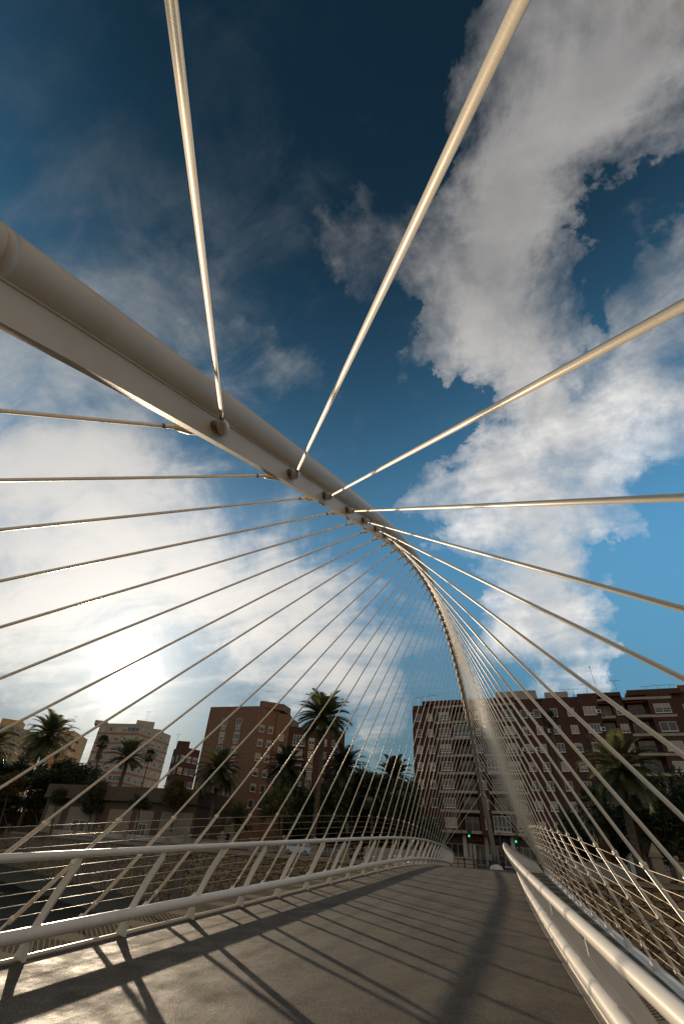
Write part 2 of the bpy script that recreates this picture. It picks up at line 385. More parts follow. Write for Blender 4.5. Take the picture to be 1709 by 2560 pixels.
for y in (73.0, 80.0):
    for i in range(-9, 16): g.quad((i*4., y, STREET+.004), (i*4.+2.4, y, STREET+.004), (i*4.+2.4, y+.14, STREET+.004), (i*4., y+.14, STREET+.004))
g.quad((-40, 68.6, STREET+.004), (60, 68.6, STREET+.004), (60, 68.78, STREET+.004), (-40, 68.78, STREET+.004))
tag(g.build('road_markings', WHITEF), None, None, None, 'structure')
g = MB(); g.quad((-3000, -60, -7.2), (3000, -60, -7.2), (3000, 400, -7.2), (-3000, 400, -7.2))
tag(g.build('river_water', WATER), None, None, None, 'structure')
g = MB(); bk = [(-420, 272), (-101, 95), (-41, 64), (-31, 61.2), (-14, 60.5), (14, 60.5), (50, 62), (420, 75)]
pr_ = None
rows = []
for j, (off, z) in enumerate([(0.2, -6.2), (-2.5, -6.55), (-5.5, -6.95), (-8, -7.4)]):
    row = []
    for a, b_ in zip(bk[:-1], bk[1:]):
        n = max(2, int(math.dist(a, b_)/2.5))
        for i in range(n):
            f = i/n; row.append((a[0]+(b_[0]-a[0])*f + rnd.uniform(-.3, .3), a[1]+(b_[1]-a[1])*f+off + rnd.uniform(-.5, .5), z+rnd.uniform(-.12, .12)))
    rows.append(row)
for a, b_ in zip(rows[:-1], rows[1:]): g.strip(a, b_)
tag(g.build('riverbank', SOIL), None, None, None, 'structure')
g = MB(); g.poly([(-400, -6.5, -1.95), (400, -6.5, -1.95), (400, -300, -1.95), (-400, -300, -1.95)])
g.quad((-400, -6.5, -1.95), (400, -6.5, -1.95), (400, -6.5, -8), (-400, -6.5, -8))
tag(g.build('near_bank', PAVE), None, None, None, 'structure')
# embankment wall
ew = empty('embankment_wall', (0, 60.5, -7)); tag(ew, 'long rubble stone river wall with pale coping below the far street', 'embankment wall')
g = MB(); g.strip([(x, y, -7.3) for x, y in WALL], [(x, y, STREET+.05) for x, y in WALL]); w = g.build('stone_face', STONE, ew); w.location = (0, -60.5, 7)
g = MB()
secs = []
for x, y in WALL: secs.append([(x, y-.16, STREET-.25), (x, y-.16, STREET+.14), (x, y+.45, STREET+.14), (x, y+.45, STREET-.25)])
g.ribbon(secs); w = g.build('coping', SAND, ew); w.location = (0, -60.5, 7)
g = MB()
for x in (-95, -60, -37, 27, 44):
    y = [p for p in WALL]
    for a, b_ in zip(WALL[:-1], WALL[1:]):
        if a[0] <= x <= b_[0]: yy = a[1]+(b_[1]-a[1])*(x-a[0])/(b_[0]-a[0])
    g.box(x-.55, x+.55, yy-.28, yy+.2, -7.3, STREET-.26)
w = g.build('buttress', mat('weathered_render', (.15, .125, .095), (.20, .165, .125), 1.5, .95, .3, 12), ew); w.location = (0, -60.5, 7)
g = MB(); secs = [[(x, y-.07, -2.3), (x, y-.07, -2.22), (x, y+.02, -2.22), (x, y+.02, -2.3)] for x, y in WALL]
g.ribbon(secs); w = g.build('service_pipe', SAND, ew); w.location = (0, -60.5, 7)
def wall_y(x):
    for a, b_ in zip(WALL[:-1], WALL[1:]):
        if a[0] <= x <= b_[0]: return a[1]+(b_[1]-a[1])*(x-a[0])/(b_[0]-a[0])

# ------------------------------------------------------------------ the bridge
def zs(s):
    y = s*.9402+1.5
    if y < 22: return -1.869+.0688*y-.000444*y*y
    return -.3-(.00224 if y < 33 else .0006)*(y-33)**2
def hw(s): return 2.5+.00178*(s-29)**2
def dk(s, side, inw, dz): return Vector((side*(hw(s)-inw), s, zs(s)+dz))
def bo(s):                                           # beam offset from the walkway edge, flaring at both ends
    x = min(1., max(0., (abs(s-29)-22)/8)); y = min(1., max(0., (abs(s-29)-18)/7)); return 1.1+.9*x*x*(3-2*x)+.22*(1-y*y*(3-2*y))
UC = -.05                                            # the arch plane sits a hand's width left of the axis
CO = [-0.25802236345664287, -3.5241049561235167, 0.9795806058618945, 8.684986412055043, -0.05895428263240437, -3.558299004569959, -0.5663964388582954, -11.594480671980513, -0.22608288521652642, 12.470722384724995]
def _pz(s):
    x = (s-31.5)/30; v = 0.
    for c in CO: v = v*x+c
    return v
def az(s):
    if s < 2.: return _pz(2.)-.53*(2.-s)
    if s > 61.2: return _pz(61.2)-.40*(s-61.2)
    return _pz(s)
br = empty('footbridge', (0, 63, STREET)); tag(br, 'white steel arch footbridge with fanned stay cables crossing the river', 'footbridge')
def bpart(mb, name, M, smooth=False, parent=None):
    o = mb.build(name, M, parent or br, smooth)
    if parent is None: o.location = (0, -63, -STREET)
    return o
S0, S1 = -9.0, 63.4
st = [S0+i*.5 for i in range(int((S1-S0)/.5)+1)]
sa = [-8.5+i*.4 for i in range(int(75/.4)+1)]
sa = [s for s in sa if s < 66.6]
def trad(s): return .195+.03*min(1., max(0., (s-2.)/6))
def an(s):                                           # unit normal of the arch curve in its plane
    d = (az(s+.05)-az(s-.05))/.1; l = math.hypot(1, d); return Vector((0, -d/l, 1/l))
g = MB(); g.tube([Vector((UC, s, az(s)))+an(s)*(.15+trad(s)) for s in sa], [trad(s) for s in sa], 28, True, (1, 0, 0)); arch = bpart(g, 'arch_tube', PAINT, True)
arch["label"] = "thick round arch tube"
g = MB(); secs = []
for s in sa:
    p = Vector((UC, s, az(s))); n = an(s)
    secs.append([p+n*.17+Vector((-.038, 0, 0)), p+n*.17+Vector((.038, 0, 0)), p-n*.15+Vector((.038, 0, 0)), p-n*.15+Vector((-.038, 0, 0))])
g.ribbon(secs); bpart(g, 'arch_fin', PAINT)
for sd in (-1, 1):
    g = MB(); g.tube([Vector((UC+sd*.045, s, az(s)))+an(s)*.158 for s in sa], .014, 6); bpart(g, 'weld_bead', PAINT, True)
for s in (1.72, 18.0, 42.0):
    g = MB(); g.tube([Vector((UC, s-.04, az(s-.04)))+an(s)*(.15+trad(s)), Vector((UC, s+.04, az(s+.04)))+an(s)*(.15+trad(s))], trad(s)+.0025, 28, True, (1, 0, 0)); bpart(g, 'weld_ring', PAINT, True)
g = MB(); g.dome((0, 65.4, -.72), .78, .78, .66, 28, 10); g.tube([(0, 65.4, STREET-.05), (0, 65.4, -.70)], .80, 28); bpart(g, 'arch_base', PAINTR, True)
g = MB(); g.dome((0, -8.3, -1.9), .9, .9, .8, 24, 8); bpart(g, 'arch_base', PAINTR, True)
# deck
g = MB(); secs = [[dk(s, -1, 0, 0), dk(s, 1, 0, 0), dk(s, 1, .15, -.30), dk(s, -1, .15, -.30)] for s in st]
g.ribbon(secs); bpart(g, 'deck', DECK)
g = MB(); secs = [[dk(s, -1, .4, -.31), dk(s, 1, .4, -.31), dk(s, 1, 1.3, -.75), dk(s, -1, 1.3, -.75)] for s in st]
g.ribbon(secs); bpart(g, 'box_girder', PAINT)
for sd in (-1, 1):
    g = MB(); g.ribbon([[dk(s, sd, -.01, -.12), dk(s, sd, -.01, .012), dk(s, sd, -.075, .012), dk(s, sd, -.075, -.12)] for s in st]); bpart(g, 'drain_channel', STEEL)
    g = MB(); g.ribbon([[dk(s, sd, -.08, -.12), dk(s, sd, -.08, .045), dk(s, sd, -.10, .045), dk(s, sd, -.10, -.12)] for s in st]); bpart(g, 'edge_angle', PAINTC)
    g = MB(); g.ribbon([[dk(s, sd, -.105, -.02), dk(s, sd, -.105, .0), dk(s, sd, .1-bo(s), .0), dk(s, sd, .1-bo(s), -.02)] for s in st]); bpart(g, 'mesh_walkway', GRATE)
    g = MB(); g.tube([dk(s, sd, -.03-bo(s), -.10) for s in st], .135, 16); bpart(g, 'edge_beam', PAINTR, True)
# stay cables
AR = [3.95, 5.89, 7.4, 8.8, 10.1, 11.35, 12.55, 13.71, 15.05, 16.37, 17.59, 18.8, 19.91, 20.92, 22.16]
AF = [.988+(v-.988)*1.0147 for v in (41.17, 42.45, 43.58, 44.7, 45.86, 47.01, 48.16, 49.3, 50.5, 51.96, 53.87)]
AK = AR + [22.16+(AF[0]-22.16)*i/17 for i in range(1, 17)] + AF
AKR = [v+(.13 if v < 12 else .06) for v in AK]
BL = [-4.86, -3.23, -1.89, -.35, .94, 2.3, 3.56, 4.8, 6.25, 7.8, 9.4, 11.0]
BR_ = [-6.26, -4.4, -2.48, -.9, .62, 1.75, 3.1, 4.25, 5.4, 6.6, 8.1]
BL += [BL[-1]+(57.5-BL[-1])*i/(41-11) for i in range(1, 31)]
BR_ += [BR_[-1]+(55.5-BR_[-1])*i/(41-10) for i in range(1, 32)]
wp = {-1: [], 1: []}
for sd, BB in ((-1, BL), (1, BR_)):
    for k, sA in enumerate(AK if sd < 0 else AKR):
        A = Vector((UC+sd*.09, sA, az(sA))); B = dk(BB[k], sd, -bo(BB[k]), .0)
        L = (B-A).length; d = (B-A)/L
        g = MB(); g.tube([A+d*.36, B], .0208, 12); cb = bpart(g, 'stay_cable', PAINTC, True)
        sm = cb
        def sub(mb, nm, M, smooth=True):
            o = mb.build(nm, M, cb, smooth); return o
        # forked end, threaded sleeve, pin through the fin
        g = MB(); g.tube([A-d*.07, A+d*.06, A+d*.17, A+d*.29, A+d*.34], [.048, .072, .074, .048, .028], 12)
        g.tube([A+Vector((-sd*.05, 0, 0)), A+Vector((sd*.06, 0, 0))], .04, 10)
        sub(g, 'fork_end', PAINTC)
        g = MB(); g.tube([A+d*.342, A+d*.46], .0265, 12); sub(g, 'threaded_sleeve', PAINTC)
        q = A+Vector((-sd*.03, .0, 0)); dn = Vector((0, -.14, -.04)) if sd > 0 else Vector((0, -.13, -.03))
        g = MB(); g.tube([q+dn+Vector((-sd*.05, 0, 0)), q+dn+Vector((sd*.035, 0, 0))], .056, 8); sub(g, 'pin_nut', RUSTY, False)
        g = MB(); g.tube([A+d*.456, A+d*.475], .029, 12); sub(g, 'sleeve_collar', STEEL, False)
        g = MB(); g.tube([B+d*.02, B-d*.12], [.07, .055], 8); sub(g, 'anchor_socket', PAINTR, False)
        off = Vector((0, .043, -.016))
        g = MB(); g.tube([B-d*.26+off, B-d*2.08+off], .015, 6); sub(g, 'wire_holder', PAINTC)
        for a in (.33, 1.22, 2.02):
            p = B-d*a; g = MB(); g.tube([p+d*.02, p-d*.02], .036, 8); sub(g, 'clamp', PAINTC, False)
        wp[sd].append([B-d*(.35+.205*j)+off*.5 for j in range(9)])
for sd in (-1, 1):
    for j in range(9):
        g = MB(); pts = [w[j] for w in wp[sd]]
        if sd > 0: pts = [p for p in pts]
        pts.sort(key=lambda p: p.y)
        g.tube(pts, .0047, 6); bpart(g, 'safety_wire', WIRE, True)
# railings: top rail, lower rail, leaning blade posts
POST = [7.33+1.69*i for i in range(-9, 33)]
for sd, lab in ((-1, 'white bridge railing on the sunny side left of the walkway'), (1, 'white bridge railing on the right, seen steeply along its top')):
    rl = empty('bridge_railing', (0, 30, zs(30))); tag(rl, lab, 'railing', 'railings along the bridge deck')
    def rp(mb, nm, M, smooth=False):
        o = mb.build(nm, M, rl, smooth); o.location = (0, -30, -zs(30)); return o
    ss = [-8+.4*i for i in range(int(71/.4))]
    g = MB(); g.tube([dk(s, sd, .40, 1.10) for s in ss], .046, 14); rp(g, 'top_rail', PAINTR, True)
    lw = (.09, .28) if sd < 0 else (.0, .31)
    g = MB(); g.tube([dk(s, sd, *lw) for s in ss], .076, 16); rp(g, 'lower_rail', PAINTR, True)
    prof = [(-.17, 0.), (-.10, .16), (-.03, .34), (.14, .72), (.37, 1.08), (.405, 1.085), (.395, .95), (.215, .62), (.075, .34), (.02, .17), (.03, 0.)]
    for s in POST:
        T = (dk(s+.1, sd, 0, 0)-dk(s-.1, sd, 0, 0)).normalized()*.017
        pf = [(e-(.21*max(0., 1-z/.9) if sd > 0 else 0.), z) for e, z in prof]
        a = [dk(s, sd, e, z)-T for e, z in pf]; b_ = [dk(s, sd, e, z)+T for e, z in pf]
        g = MB(); g.ribbon([a, b_]); rp(g, 'post', PAINTR)
# abutment blocks at the far end
for x0, x1, lab in ((-13.6, -6.9, 'speckled concrete abutment block behind the left railing'), (6.9, 12.2, 'speckled concrete abutment block beyond the right hand cables')):
    g = MB(); g.box(x0, x1, 61.2, 62.4, STREET-1.6, STREET+1.32); o = g.build('abutment_block', CONC); tag(o, lab, 'concrete block', 'abutment blocks of the bridge')
    bv = o.modifiers.new('b', 'BEVEL'); bv.width = .06; bv.segments = 2

# ------------------------------------------------------------------ buildings
_cache = {}
def frame_mesh(w, h, mull, rail):
    k = ('f', round(w, 2), round(h, 2), mull, rail)
    if k not in _cache:
        g = MB(); b = .075; y0, y1 = -.07, .03
        g.box(-w/2, w/2, y0, y1, h-b, h); g.box(-w/2, w/2, y0, y1, 0, b)
        g.box(-w/2, -w/2+b, y0, y1, b, h-b); g.box(w/2-b, w/2, y0, y1, b, h-b)
        for i in range(1, mull):
            x = -w/2+w*i/mull; g.box(x-.035, x+.035, y0+.01, y1, b, h-b)
        if rail: g.box(-w/2+b, w/2-b, y0+.014, y1, h*.3-.03, h*.3+.03)
        g.box(-w/2-.06, w/2+.06, -.14, .02, -.09, -.002)
        _cache[k] = g.mesh('window_frame')
    return _cache[k]
def rect_mesh(name, w, h, y, z0=0.):
    k = (name, round(w, 2), round(h, 2), y, round(z0, 2))
    if k not in _cache:
        g = MB(); g.box(-w/2, w/2, y, y+.02, z0, z0+h); _cache[k] = g.mesh(name)
    return _cache[k]
def window(parent, x, y, z, w, h, mull=2, rail=True, blind=None, rz=0., name='window'):
    o = link(name, frame_mesh(w, h, mull, rail), WHITEF, parent); o.location = (x, y, z); o.rotation_euler = (0, 0, rz)
    p = link('pane', rect_mesh('pane', w-.14, h-.14, -.012, .07), GLASS, o)
    f = rnd.choice([0, 0, .35, .5, .75, 1.]) if blind is None else blind
    if f > 0:
        bh = (h-.14)*f
        link('roller_blind', rect_mesh('blind', w-.15, bh, -.038, h-.07-bh), BLIND, o)
    return o
def balcony_rail(parent, x0, x1, y, z, ret=0.):
    g = MB(); g.box(x0, x1, y-.03, y+.03, z+.98, z+1.03); g.box(x0, x1, y-.02, y+.02, z+.06, z+.10)
    n = int((x1-x0)/.13)
    for i in range(n+1):
        x = x0+(x1-x0)*i/n; g.box(x-.012, x+.012, y-.012, y+.012, z+.1, z+.98)
    return g.build('balcony_railing', IRON, parent)
def antenna(x, y, z, h, label, grp='antennas on the roofs', arms=4):
    o = empty('roof_antenna', (x, y, z)); tag(o, label, 'antenna', grp)
    g = MB(); g.tube([(0, 0, -.6), (0, 0, h)], .035, 6); g.build('mast', STEEL, o)
    g = MB(); g.tube([(-.9, 0, h), (.9, 0, h)], .025, 5)
    for i in range(arms): 
        xx = -.8+1.6*i/max(1, arms-1); g.tube([(xx, -.3, h), (xx, .3, h)], .02, 4)
    g.build('aerial', STEEL, o)
def polyextr(parent, pts, z0, z1, M, name='wall'):
    g = MB(); g.prism(pts, z0, z1); return g.build(name, M, parent)

def red_block():
    B = empty('apartment_block', (0, 97, 0), math.atan2(-.098, .9952))
    tag(B, 'wide dark red brick apartment block of eight storeys facing the end of the bridge', 'building')
    prof = [(-14.4, 0), (-9.7, 0), (-9.7, -.5), (-6.3, -.5), (-6.3, 1.3), (-3.1, 1.3), (-3.1, -.1), (-.9, -.1), (-.9, 1.3), (1.9, 1.3), (1.9, -.5), (5.4, -.5), (5.4, 0),
            (10.4, 0), (10.4, -.25), (16.3, -.25), (16.3, -.6), (19.3, -.6), (19.3, 1.2), (21.4, 1.2), (21.4, -.1), (23.3, -.1), (23.3, 1.2), (26.9, 1.2), (26.9, -.6), (30.4, -.6),
            (30.4, 0), (36, 0), (36, -.5), (39.5, -.5), (39.5, 1.2), (42.5, 1.2), (42.5, 0), (58, 0)]
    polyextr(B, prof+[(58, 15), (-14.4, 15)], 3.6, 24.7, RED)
    base = [(x, y+.35) for x, y in prof]
    polyextr(B, [(-14.2, 1.6), (57.8, 1.6), (57.8, 14.8), (-14.2, 14.8)], STREET-.2, 3.62, STEEL, 'ground_floor')
    # raised parapets over each bay
    for x0, x1, z, y0 in ((-12.2, 5.4, 25.35, -.5), (5.4, 9.2, 25.0, 0.), (9.2, 16.3, 24.95, -.25), (16.3, 23.2, 25.35, -.6), (24.2, 32.2, 25.55, -.6), (32.2, 58, 25.2, 0)):
        polyextr(B, [(x0, y0-.004), (x1-.01, y0-.004), (x1-.01, y0+5), (x0, y0+5)], 24.69, z, RED, 'parapet')
    for x0, x1, y0, y1, z, M in ((-4.2, -.2, 3, 6, 26.4, BAND), (1.6, 9.3, 6, 11, 28.2, BAND), (10.8, 15., 5, 9, 27.4, BAND), (18.4, 23.4, 4.5, 8, 26.7, BROWN), (33, 40, 5, 9, 27.5, BROWN)):
        polyextr(B, [(x0, y0), (x1, y0), (x1, y1), (x0, y1)], 24.6, z, M, 'roof_house')
    zr = [24.1, 21.25, 18.38, 15.5, 12.65, 9.76, 6.9, 3.97]
    for x0, x1, s in ((-9.75, -3.0, -1), (-.95, 5.45, 1), (16.25, 21.45, -1), (23.25, 30.45, 1), (35.95, 42.6, -1)):
        for r, z in enumerate(zr):
            g = MB(); y = -.66 if s else 0
            if s < 0: pl = [(x0, -.56), (x0+3.4, -.56), (x0+3.6, -.85), (x1, -.85), (x1, 1.25), (x0, 1.25)]
            else: pl = [(x0, -.85), (x1-3.75, -.85), (x1-3.5, -.66), (x1, -.66), (x1, 1.25), (x0, 1.25)]
            g.prism(pl, z-.2, z+.2)
            g.build('floor_band', BAND, B)
    small = [(-13.17, 0, 1.05), (-10.86, 0, 1.05), (-1.85, -.1, .9), (6.7, 0, 1.17), (9.0, 0, 1.15), (11.9, -.25, 1.15), (14.7, -.25, 1.2), (22.45, -.1, 1.2), (32.5, 0, 1.4)]
    wide = [(-8.0, -.5, 2.0), (3.85, -.5, 1.9), (17.75, -.6, 2.0), (28.7, -.6, 2.35)]
    door = [(-4.7, 1.3, 2.3, -6.25, -3.15), (.5, 1.3, 2.1, -.85, 1.85), (20.35, 1.2, 1.7, 19.35, 21.35), (25.1, 1.2, 2.3, 23.35, 26.85), (41, 1.2, 2.2, 39.55, 42.45)]
    for r in range(7):
        z = zr[r]-2.38
        for x, y, w in small: window(B, x, y, z, w, 1.36, 2 if rnd.random() < .7 else 1, rnd.random() < .6)
        for x, y, w in wide: window(B, x, y, z, w, 1.42, rnd.choice([2, 3, 4]), rnd.random() < .6)
        for i, (x, y, w, x0, x1) in enumerate(door):
            if (i, r) in ((0, 1), (1, 3), (2, 2), (1, 6), (2, 5)):              # glazed-in balconies
                window(B, (x0+x1)/2, -.55, zr[r+1]+.26, x1-x0, 2.2, 4, True, 0., name='glazed_balcony')
            else:
                window(B, x, y, zr[r+1]+.22, w, 2.05, 2, False, name='balcony_door')
                balcony_rail(B, x0, x1, -.72, zr[r+1]+.2)
    for x0, x1, r, M in ((-6.2, -3.2, 2, DARKRED), (-6.2, -3.6, 0, LEAFD), (-.8, 1.7, 0, LEAFD), (19.4, 21.3, 0, DARKRED), (23.4, 26.4, 0, DARKRED)):
        g = MB(); z = zr[r]-.22; g.box(x0, x1, -.9, -.2, -.02, .02, Matrix.Translation((0, 0, z)) @ Matrix.Translation((0, -.2, 0)) @ Matrix.Rotation(R(38), 4, 'X') @ Matrix.Translation((0, .2, 0)))
        g.build('awning', M, B)
    for x, y, r in ((-9.2, 0, 2), (5.9, 0, 2), (8.1, 0, 0), (8.1, 0, 2), (19.0, -.6, 0), (19.0, -.6, 1), (10.7, -.25, 1)):
        g = MB(); z = zr[r]-2.2; g.box(x-.42, x+.42, y-.36, y-.01, z, z+.62); a = g.build('air_conditioner', WHITEF, B)
        g = MB(); g.tube([(x+.1, y-.365, z+.31), (x+.1, y-.375, z+.31)], .23, 14); g.build('fan_grille', IRON, a)
    for x in (5.55, 10.3, 16.1, 30.6):
        g = MB(); g.tube([(x, -.32 if x > 10 else -.1, STREET), (x, -.32 if x > 10 else -.1, 24.6)], .06, 6); g.build('downpipe', STEEL, B)
    # shop fronts
    xs = [-14.2, -10, -6.2, -2.6, 1.6, 5.4, 9.8, 14, 18.3, 22.6, 26.9, 31, 36, 41, 46, 52, 57.8]
    for i, (a, b_) in enumerate(zip(xs[:-1], xs[1:])):
        g = MB(); g.box(a-.3, a+.3, .75, 1.58, STREET-.1, 3.6); g.build('pillar', BAND if i % 2 else WHITEF, B)
        window(B, (a+b_)/2, 1.58, STREET+.35, b_-a-.8, 2.7, 3, False, 0., name='shop_window')
        if i % 3 != 1:
            g = MB(); g.box(a+.5, b_-.5, .6, 1.0, 2.75, 3.45); g.build('shop_fascia', IRON if i % 2 else DARKRED, B)
    return B
RB = red_block()
def rpt(x, y, z): return RB.matrix_basis @ Vector((x, y, z)) if False else Vector((math.cos(RB.rotation_euler[2])*x - math.sin(RB.rotation_euler[2])*y, 97+math.sin(RB.rotation_euler[2])*x + math.cos(RB.rotation_euler[2])*y, z))
for i, (x, h, lab) in enumerate([(-13.4, 1.1, 'small aerial at the outer corner of the red brick roof'), (-12, 1.3, 'short aerial near the corner of the red brick roof'), (-10.1, 1.5, 'wide aerial above the first bay of the red brick block'),
     (8.2, 1.2, 'single aerial beside the pale roof house'), (14.4, 1.3, 'low aerial left of the rooftop rack on the red block'), (15.9, 1.3, 'low aerial next to the rooftop rack on the red block'), (18.2, 2.0, 'tall multi arm aerial on the rooftop rack'),
     (23.0, 2.4, 'spiky aerial on the brown roof house'), (27.5, 1.1, 'aerial above the right bay of the red block, first of three'), (29.4, 1.2, 'aerial above the right bay of the red block, middle of three'), (31.2, 1.2, 'aerial above the right bay of the red block, last of three')]):
    p = rpt(x, 1.2, 25.4); antenna(p.x, p.y, p.z, h, lab, arms=4 if i % 3 else 7)
p = rpt(20.3, 5.5, 26.7); o = empty('radio_mast', p); tag(o, 'tall thin radio mast leaning above the red brick roof', 'mast')
g = MB(); g.tube([(0, 0, -.2), (-.35, 0, 5.0)], .035, 6); g.build('pole', STEEL, o); g = MB(); g.tube([(-.35, 0, 5.0), (-.36, 0, 5.35)], .09, 6); g.build('tip', STEEL, o)

def brown_block():
    B = empty('apartment_block', (-60, 97.8, 0)); tag(B, 'brown brick apartment block with blank top storey behind the tall date palm', 'building')
    d = (.894, .447)
    def rp_(t, n=0.): return (14.3+d[0]*t-d[1]*n*-1*-1, 3.2+d[1]*t+d[0]*n)
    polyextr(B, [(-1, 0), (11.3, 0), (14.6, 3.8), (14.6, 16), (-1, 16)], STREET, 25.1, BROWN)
    polyextr(B, [(11.0, .9), (11.9, .68), (15.6, 3.9), (15.6, 8), (11.0, 8)], 25.0, 26.4, BROWN, 'roof_house')
    a, b_ = rp_(0.3), rp_(3.2)
    polyextr(B, [(14.5, 3.4), a, b_, (b_[0]-3, 16), (14.5, 16)], STREET, 24.3, BROWN)
    a, b_ = rp_(3.0, .5), rp_(16, .5)
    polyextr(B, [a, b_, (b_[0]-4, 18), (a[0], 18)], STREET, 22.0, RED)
    for z in (22.57, 19.8, 17.0, 14.2, 11.4, 8.63):
        for x in (3.4, 7.0):
            window(B, x, 0, z-1.5, 1.3, 1.5, 2, True)
            g = MB(); g.box(x-.62, x+.62, -.05, .0, z-2.45, z-1.62); g.build('window_apron', BAND, B)
    ang = math.atan2(3.8, 3.3)
    for z in (21.4, 18.6, 15.8, 13.0, 10.2, 7.4):
        for f in (.3, .72): window(B, 11.3+3.3*f, 3.8*f, z-1.4, 1.15, 1.4, 1, False, rz=ang)
    ra = math.atan2(d[1], d[0])
    for r, z in enumerate((20.0, 17.4, 14.8, 12.4, 9.9, 7.4)):
        for t, w in ((8.6, 1.25), (11.5, 1.0), (13.8, 1.25)):
            p = rp_(t, .5); window(B, p[0], p[1], z-1.35, w, 1.35, 2, rnd.random() < .5, rz=ra)
            if t < 9: 
                g = MB(); g.box(-.6, .6, -.05, 0, -1.0, -.12); o = g.build('window_apron', BAND, B); o.location = (p[0], p[1], z-1.35); o.rotation_euler = (0, 0, ra)
        p = rp_(5.75, .5)
        if r in (0, 3): window(B, p[0], p[1], z-1.75, 2.6, 2.1, 4, True, 0., rz=ra, name='glazed_balcony')
        else:
            window(B, p[0], p[1], z-1.75, 2.0, 2.0, 2, False, rz=ra, name='balcony_door')
        g = MB(); g.box(-1.45, 1.45, -.5, 0, -.2, .0); o = g.build('balcony_slab', BAND, B); o.location = (p[0], p[1], z-1.8); o.rotation_euler = (0, 0, ra)
        p = rp_(1.8); window(B, p[0], p[1], z-1.2, 1.0, 1.3, 1, False, rz=ra)
    g = MB(); g.box(-1.2, 11.4, -.7, -.005, 5.0, 5.6); g.build('canopy', STEEL, B)
    for x0, x1 in ((-.8, 2.6), (3.4, 4.2), (7.4, 11)):
        g = MB(); g.box(x0, x1, -.25, -.006, STREET+.02, 4.4); g.build('shop_panel', CREAM, B)
        window(B, (x0+x1)/2, -.26, STREET+.1, min(1.2, x1-x0-.2), 2.3, 1, False, 0., name='shop_door')
    g = MB(); p = rp_(9.5, .2); g.box(-4, 4, -.3, 0, 0, 3.0); o = g.build('blue_shutter', mat('blue_shutter', (.01, .02, .07), (.015, .03, .10), 2, .6), B); o.location = (p[0], p[1], STREET+.1); o.rotation_euler = (0, 0, ra)
    return B
brown_block()
antenna(-48.0, 100.5, 26.4, 2.6, 'aerial on the roof house of the brown brick block', arms=5)
antenna(-34.5, 111, 22.0, 2.0, 'aerial behind the palm on the lower roof of the brown block', arms=3)

def azp(px, r, py=1815):
    d = ray(px, py); l = math.hypot(d.x, d.y); return Vector((CAM.x+d.x/l*r, CAM.y+d.y/l*r, 0))
def face_block(name, label, pts, ztop, M, bandM, floors, fh, zfirst, ncols, winw=1.3, winh=1.5, back=18, panels=None, cat='building'):
    c = pts[0]; B = empty(name, (c.x, c.y, 0)); tag(B, label, cat)
    P = [(p.x-c.x, p.y-c.y) for p in pts]
    away = Vector((c.x-CAM.x, c.y-CAM.y)).normalized()
    polyextr(B, P+[(P[-1][0]+away.x*back, P[-1][1]+away.y*back), (P[0][0]+away.x*back, P[0][1]+away.y*back)], STREET-.2, ztop, M)
    for (a, b_, nc) in zip(P[:-1], P[1:], ncols):
        L = math.dist(a, b_); dx, dy = (b_[0]-a[0])/L, (b_[1]-a[1])/L; rz = math.atan2(dy, dx)
        for f in range(floors):
            z = zfirst+f*fh
            if bandM:
                g = MB(); g.box(0, L, -.12, -.003, z-.75, z-.35); o = g.build('storey_band', bandM, B); o.location = (a[0], a[1], 0); o.rotation_euler = (0, 0, rz)
            for i in range(nc):
                t = L*(i+.5)/nc
                if panels and i % 2 == 0:
                    g = MB(); g.box(-L/nc*.48, L/nc*.48, -.08, -.004, -.95, -.1); o = g.build('spandrel_panel', panels, B); o.location = (a[0]+dx*t, a[1]+dy*t, z); o.rotation_euler = (0, 0, rz)
                window(B, a[0]+dx*t, a[1]+dy*t, z, winw*(1.3 if i % 3 == 2 else 1), winh, 2, rnd.random() < .4, rz=rz)
    return B
k = 185.
cb_ = face_block('apartment_block', 'cream rendered apartment tower with thin pink bands below the sun', [azp(250, k*1.02), azp(312, k*.99), azp(352, k*.97), azp(434, k*1.05)], 30.6, CREAM, PINK, 10, 2.85, 2.4, (3, 4, 5))
for a, r_, w_, h_ in ((250, 187, 4, 31.8), (362, 182, 6, 32.8), (395, 186, 5, 31.4)):
    p = azp(a, r_+4); g = MB(); g.box(-w_/2, w_/2, 0, 5, 30.5, h_); o = g.build('roof_house', CREAM, cb_); o.location = (p.x-cb_.location.x, p.y-cb_.location.y, 0); o.rotation_euler = (0, 0, R(38))
p = azp(362, 190); antenna(p.x, p.y, 32.6, 4.0, 'tall aerial on the cream tower roof', arms=5)
ob = face_block('apartment_block', 'ochre apartment block with dark red panels behind the first palms', [azp(-90, 226), azp(-20, 208), azp(40, 206), azp(130, 224)], 28.5, ORANGE, None, 9, 3.0, 2.6, (5, 3, 5), 1.9, 1.4, panels=DARKRED)
ob2 = face_block('apartment_block', 'ochre stair tower block between the big palm and the cream tower', [azp(150, 232), azp(190, 222), azp(232, 240)], 32.0, ORANGE, None, 10, 3.0, 2.6, (4, 2), 1.5, 1.4, panels=DARKRED)
for a, b_, z, pr2 in ((-2, 52, 32.5, ob), (152, 172, 32.8, ob2)):
    p, q = azp(a, 222), azp(b_, 222); c = pr2.location
    polyextr(pr2, [(p.x-c.x, p.y-c.y), (q.x-c.x, q.y-c.y), (q.x-c.x-4, q.y-c.y+5), (p.x-c.x-4, p.y-c.y+5)], 29.4, z, ORANGE, 'roof_house')
p = azp(182, 228); antenna(p.x, p.y, 33, 5.0, 'aerial on the ochre stair tower', arms=5)
p = azp(70, 224); antenna(p.x, p.y, 29.4, 3.0, 'aerial on the ochre block beside the big palm', arms=3)
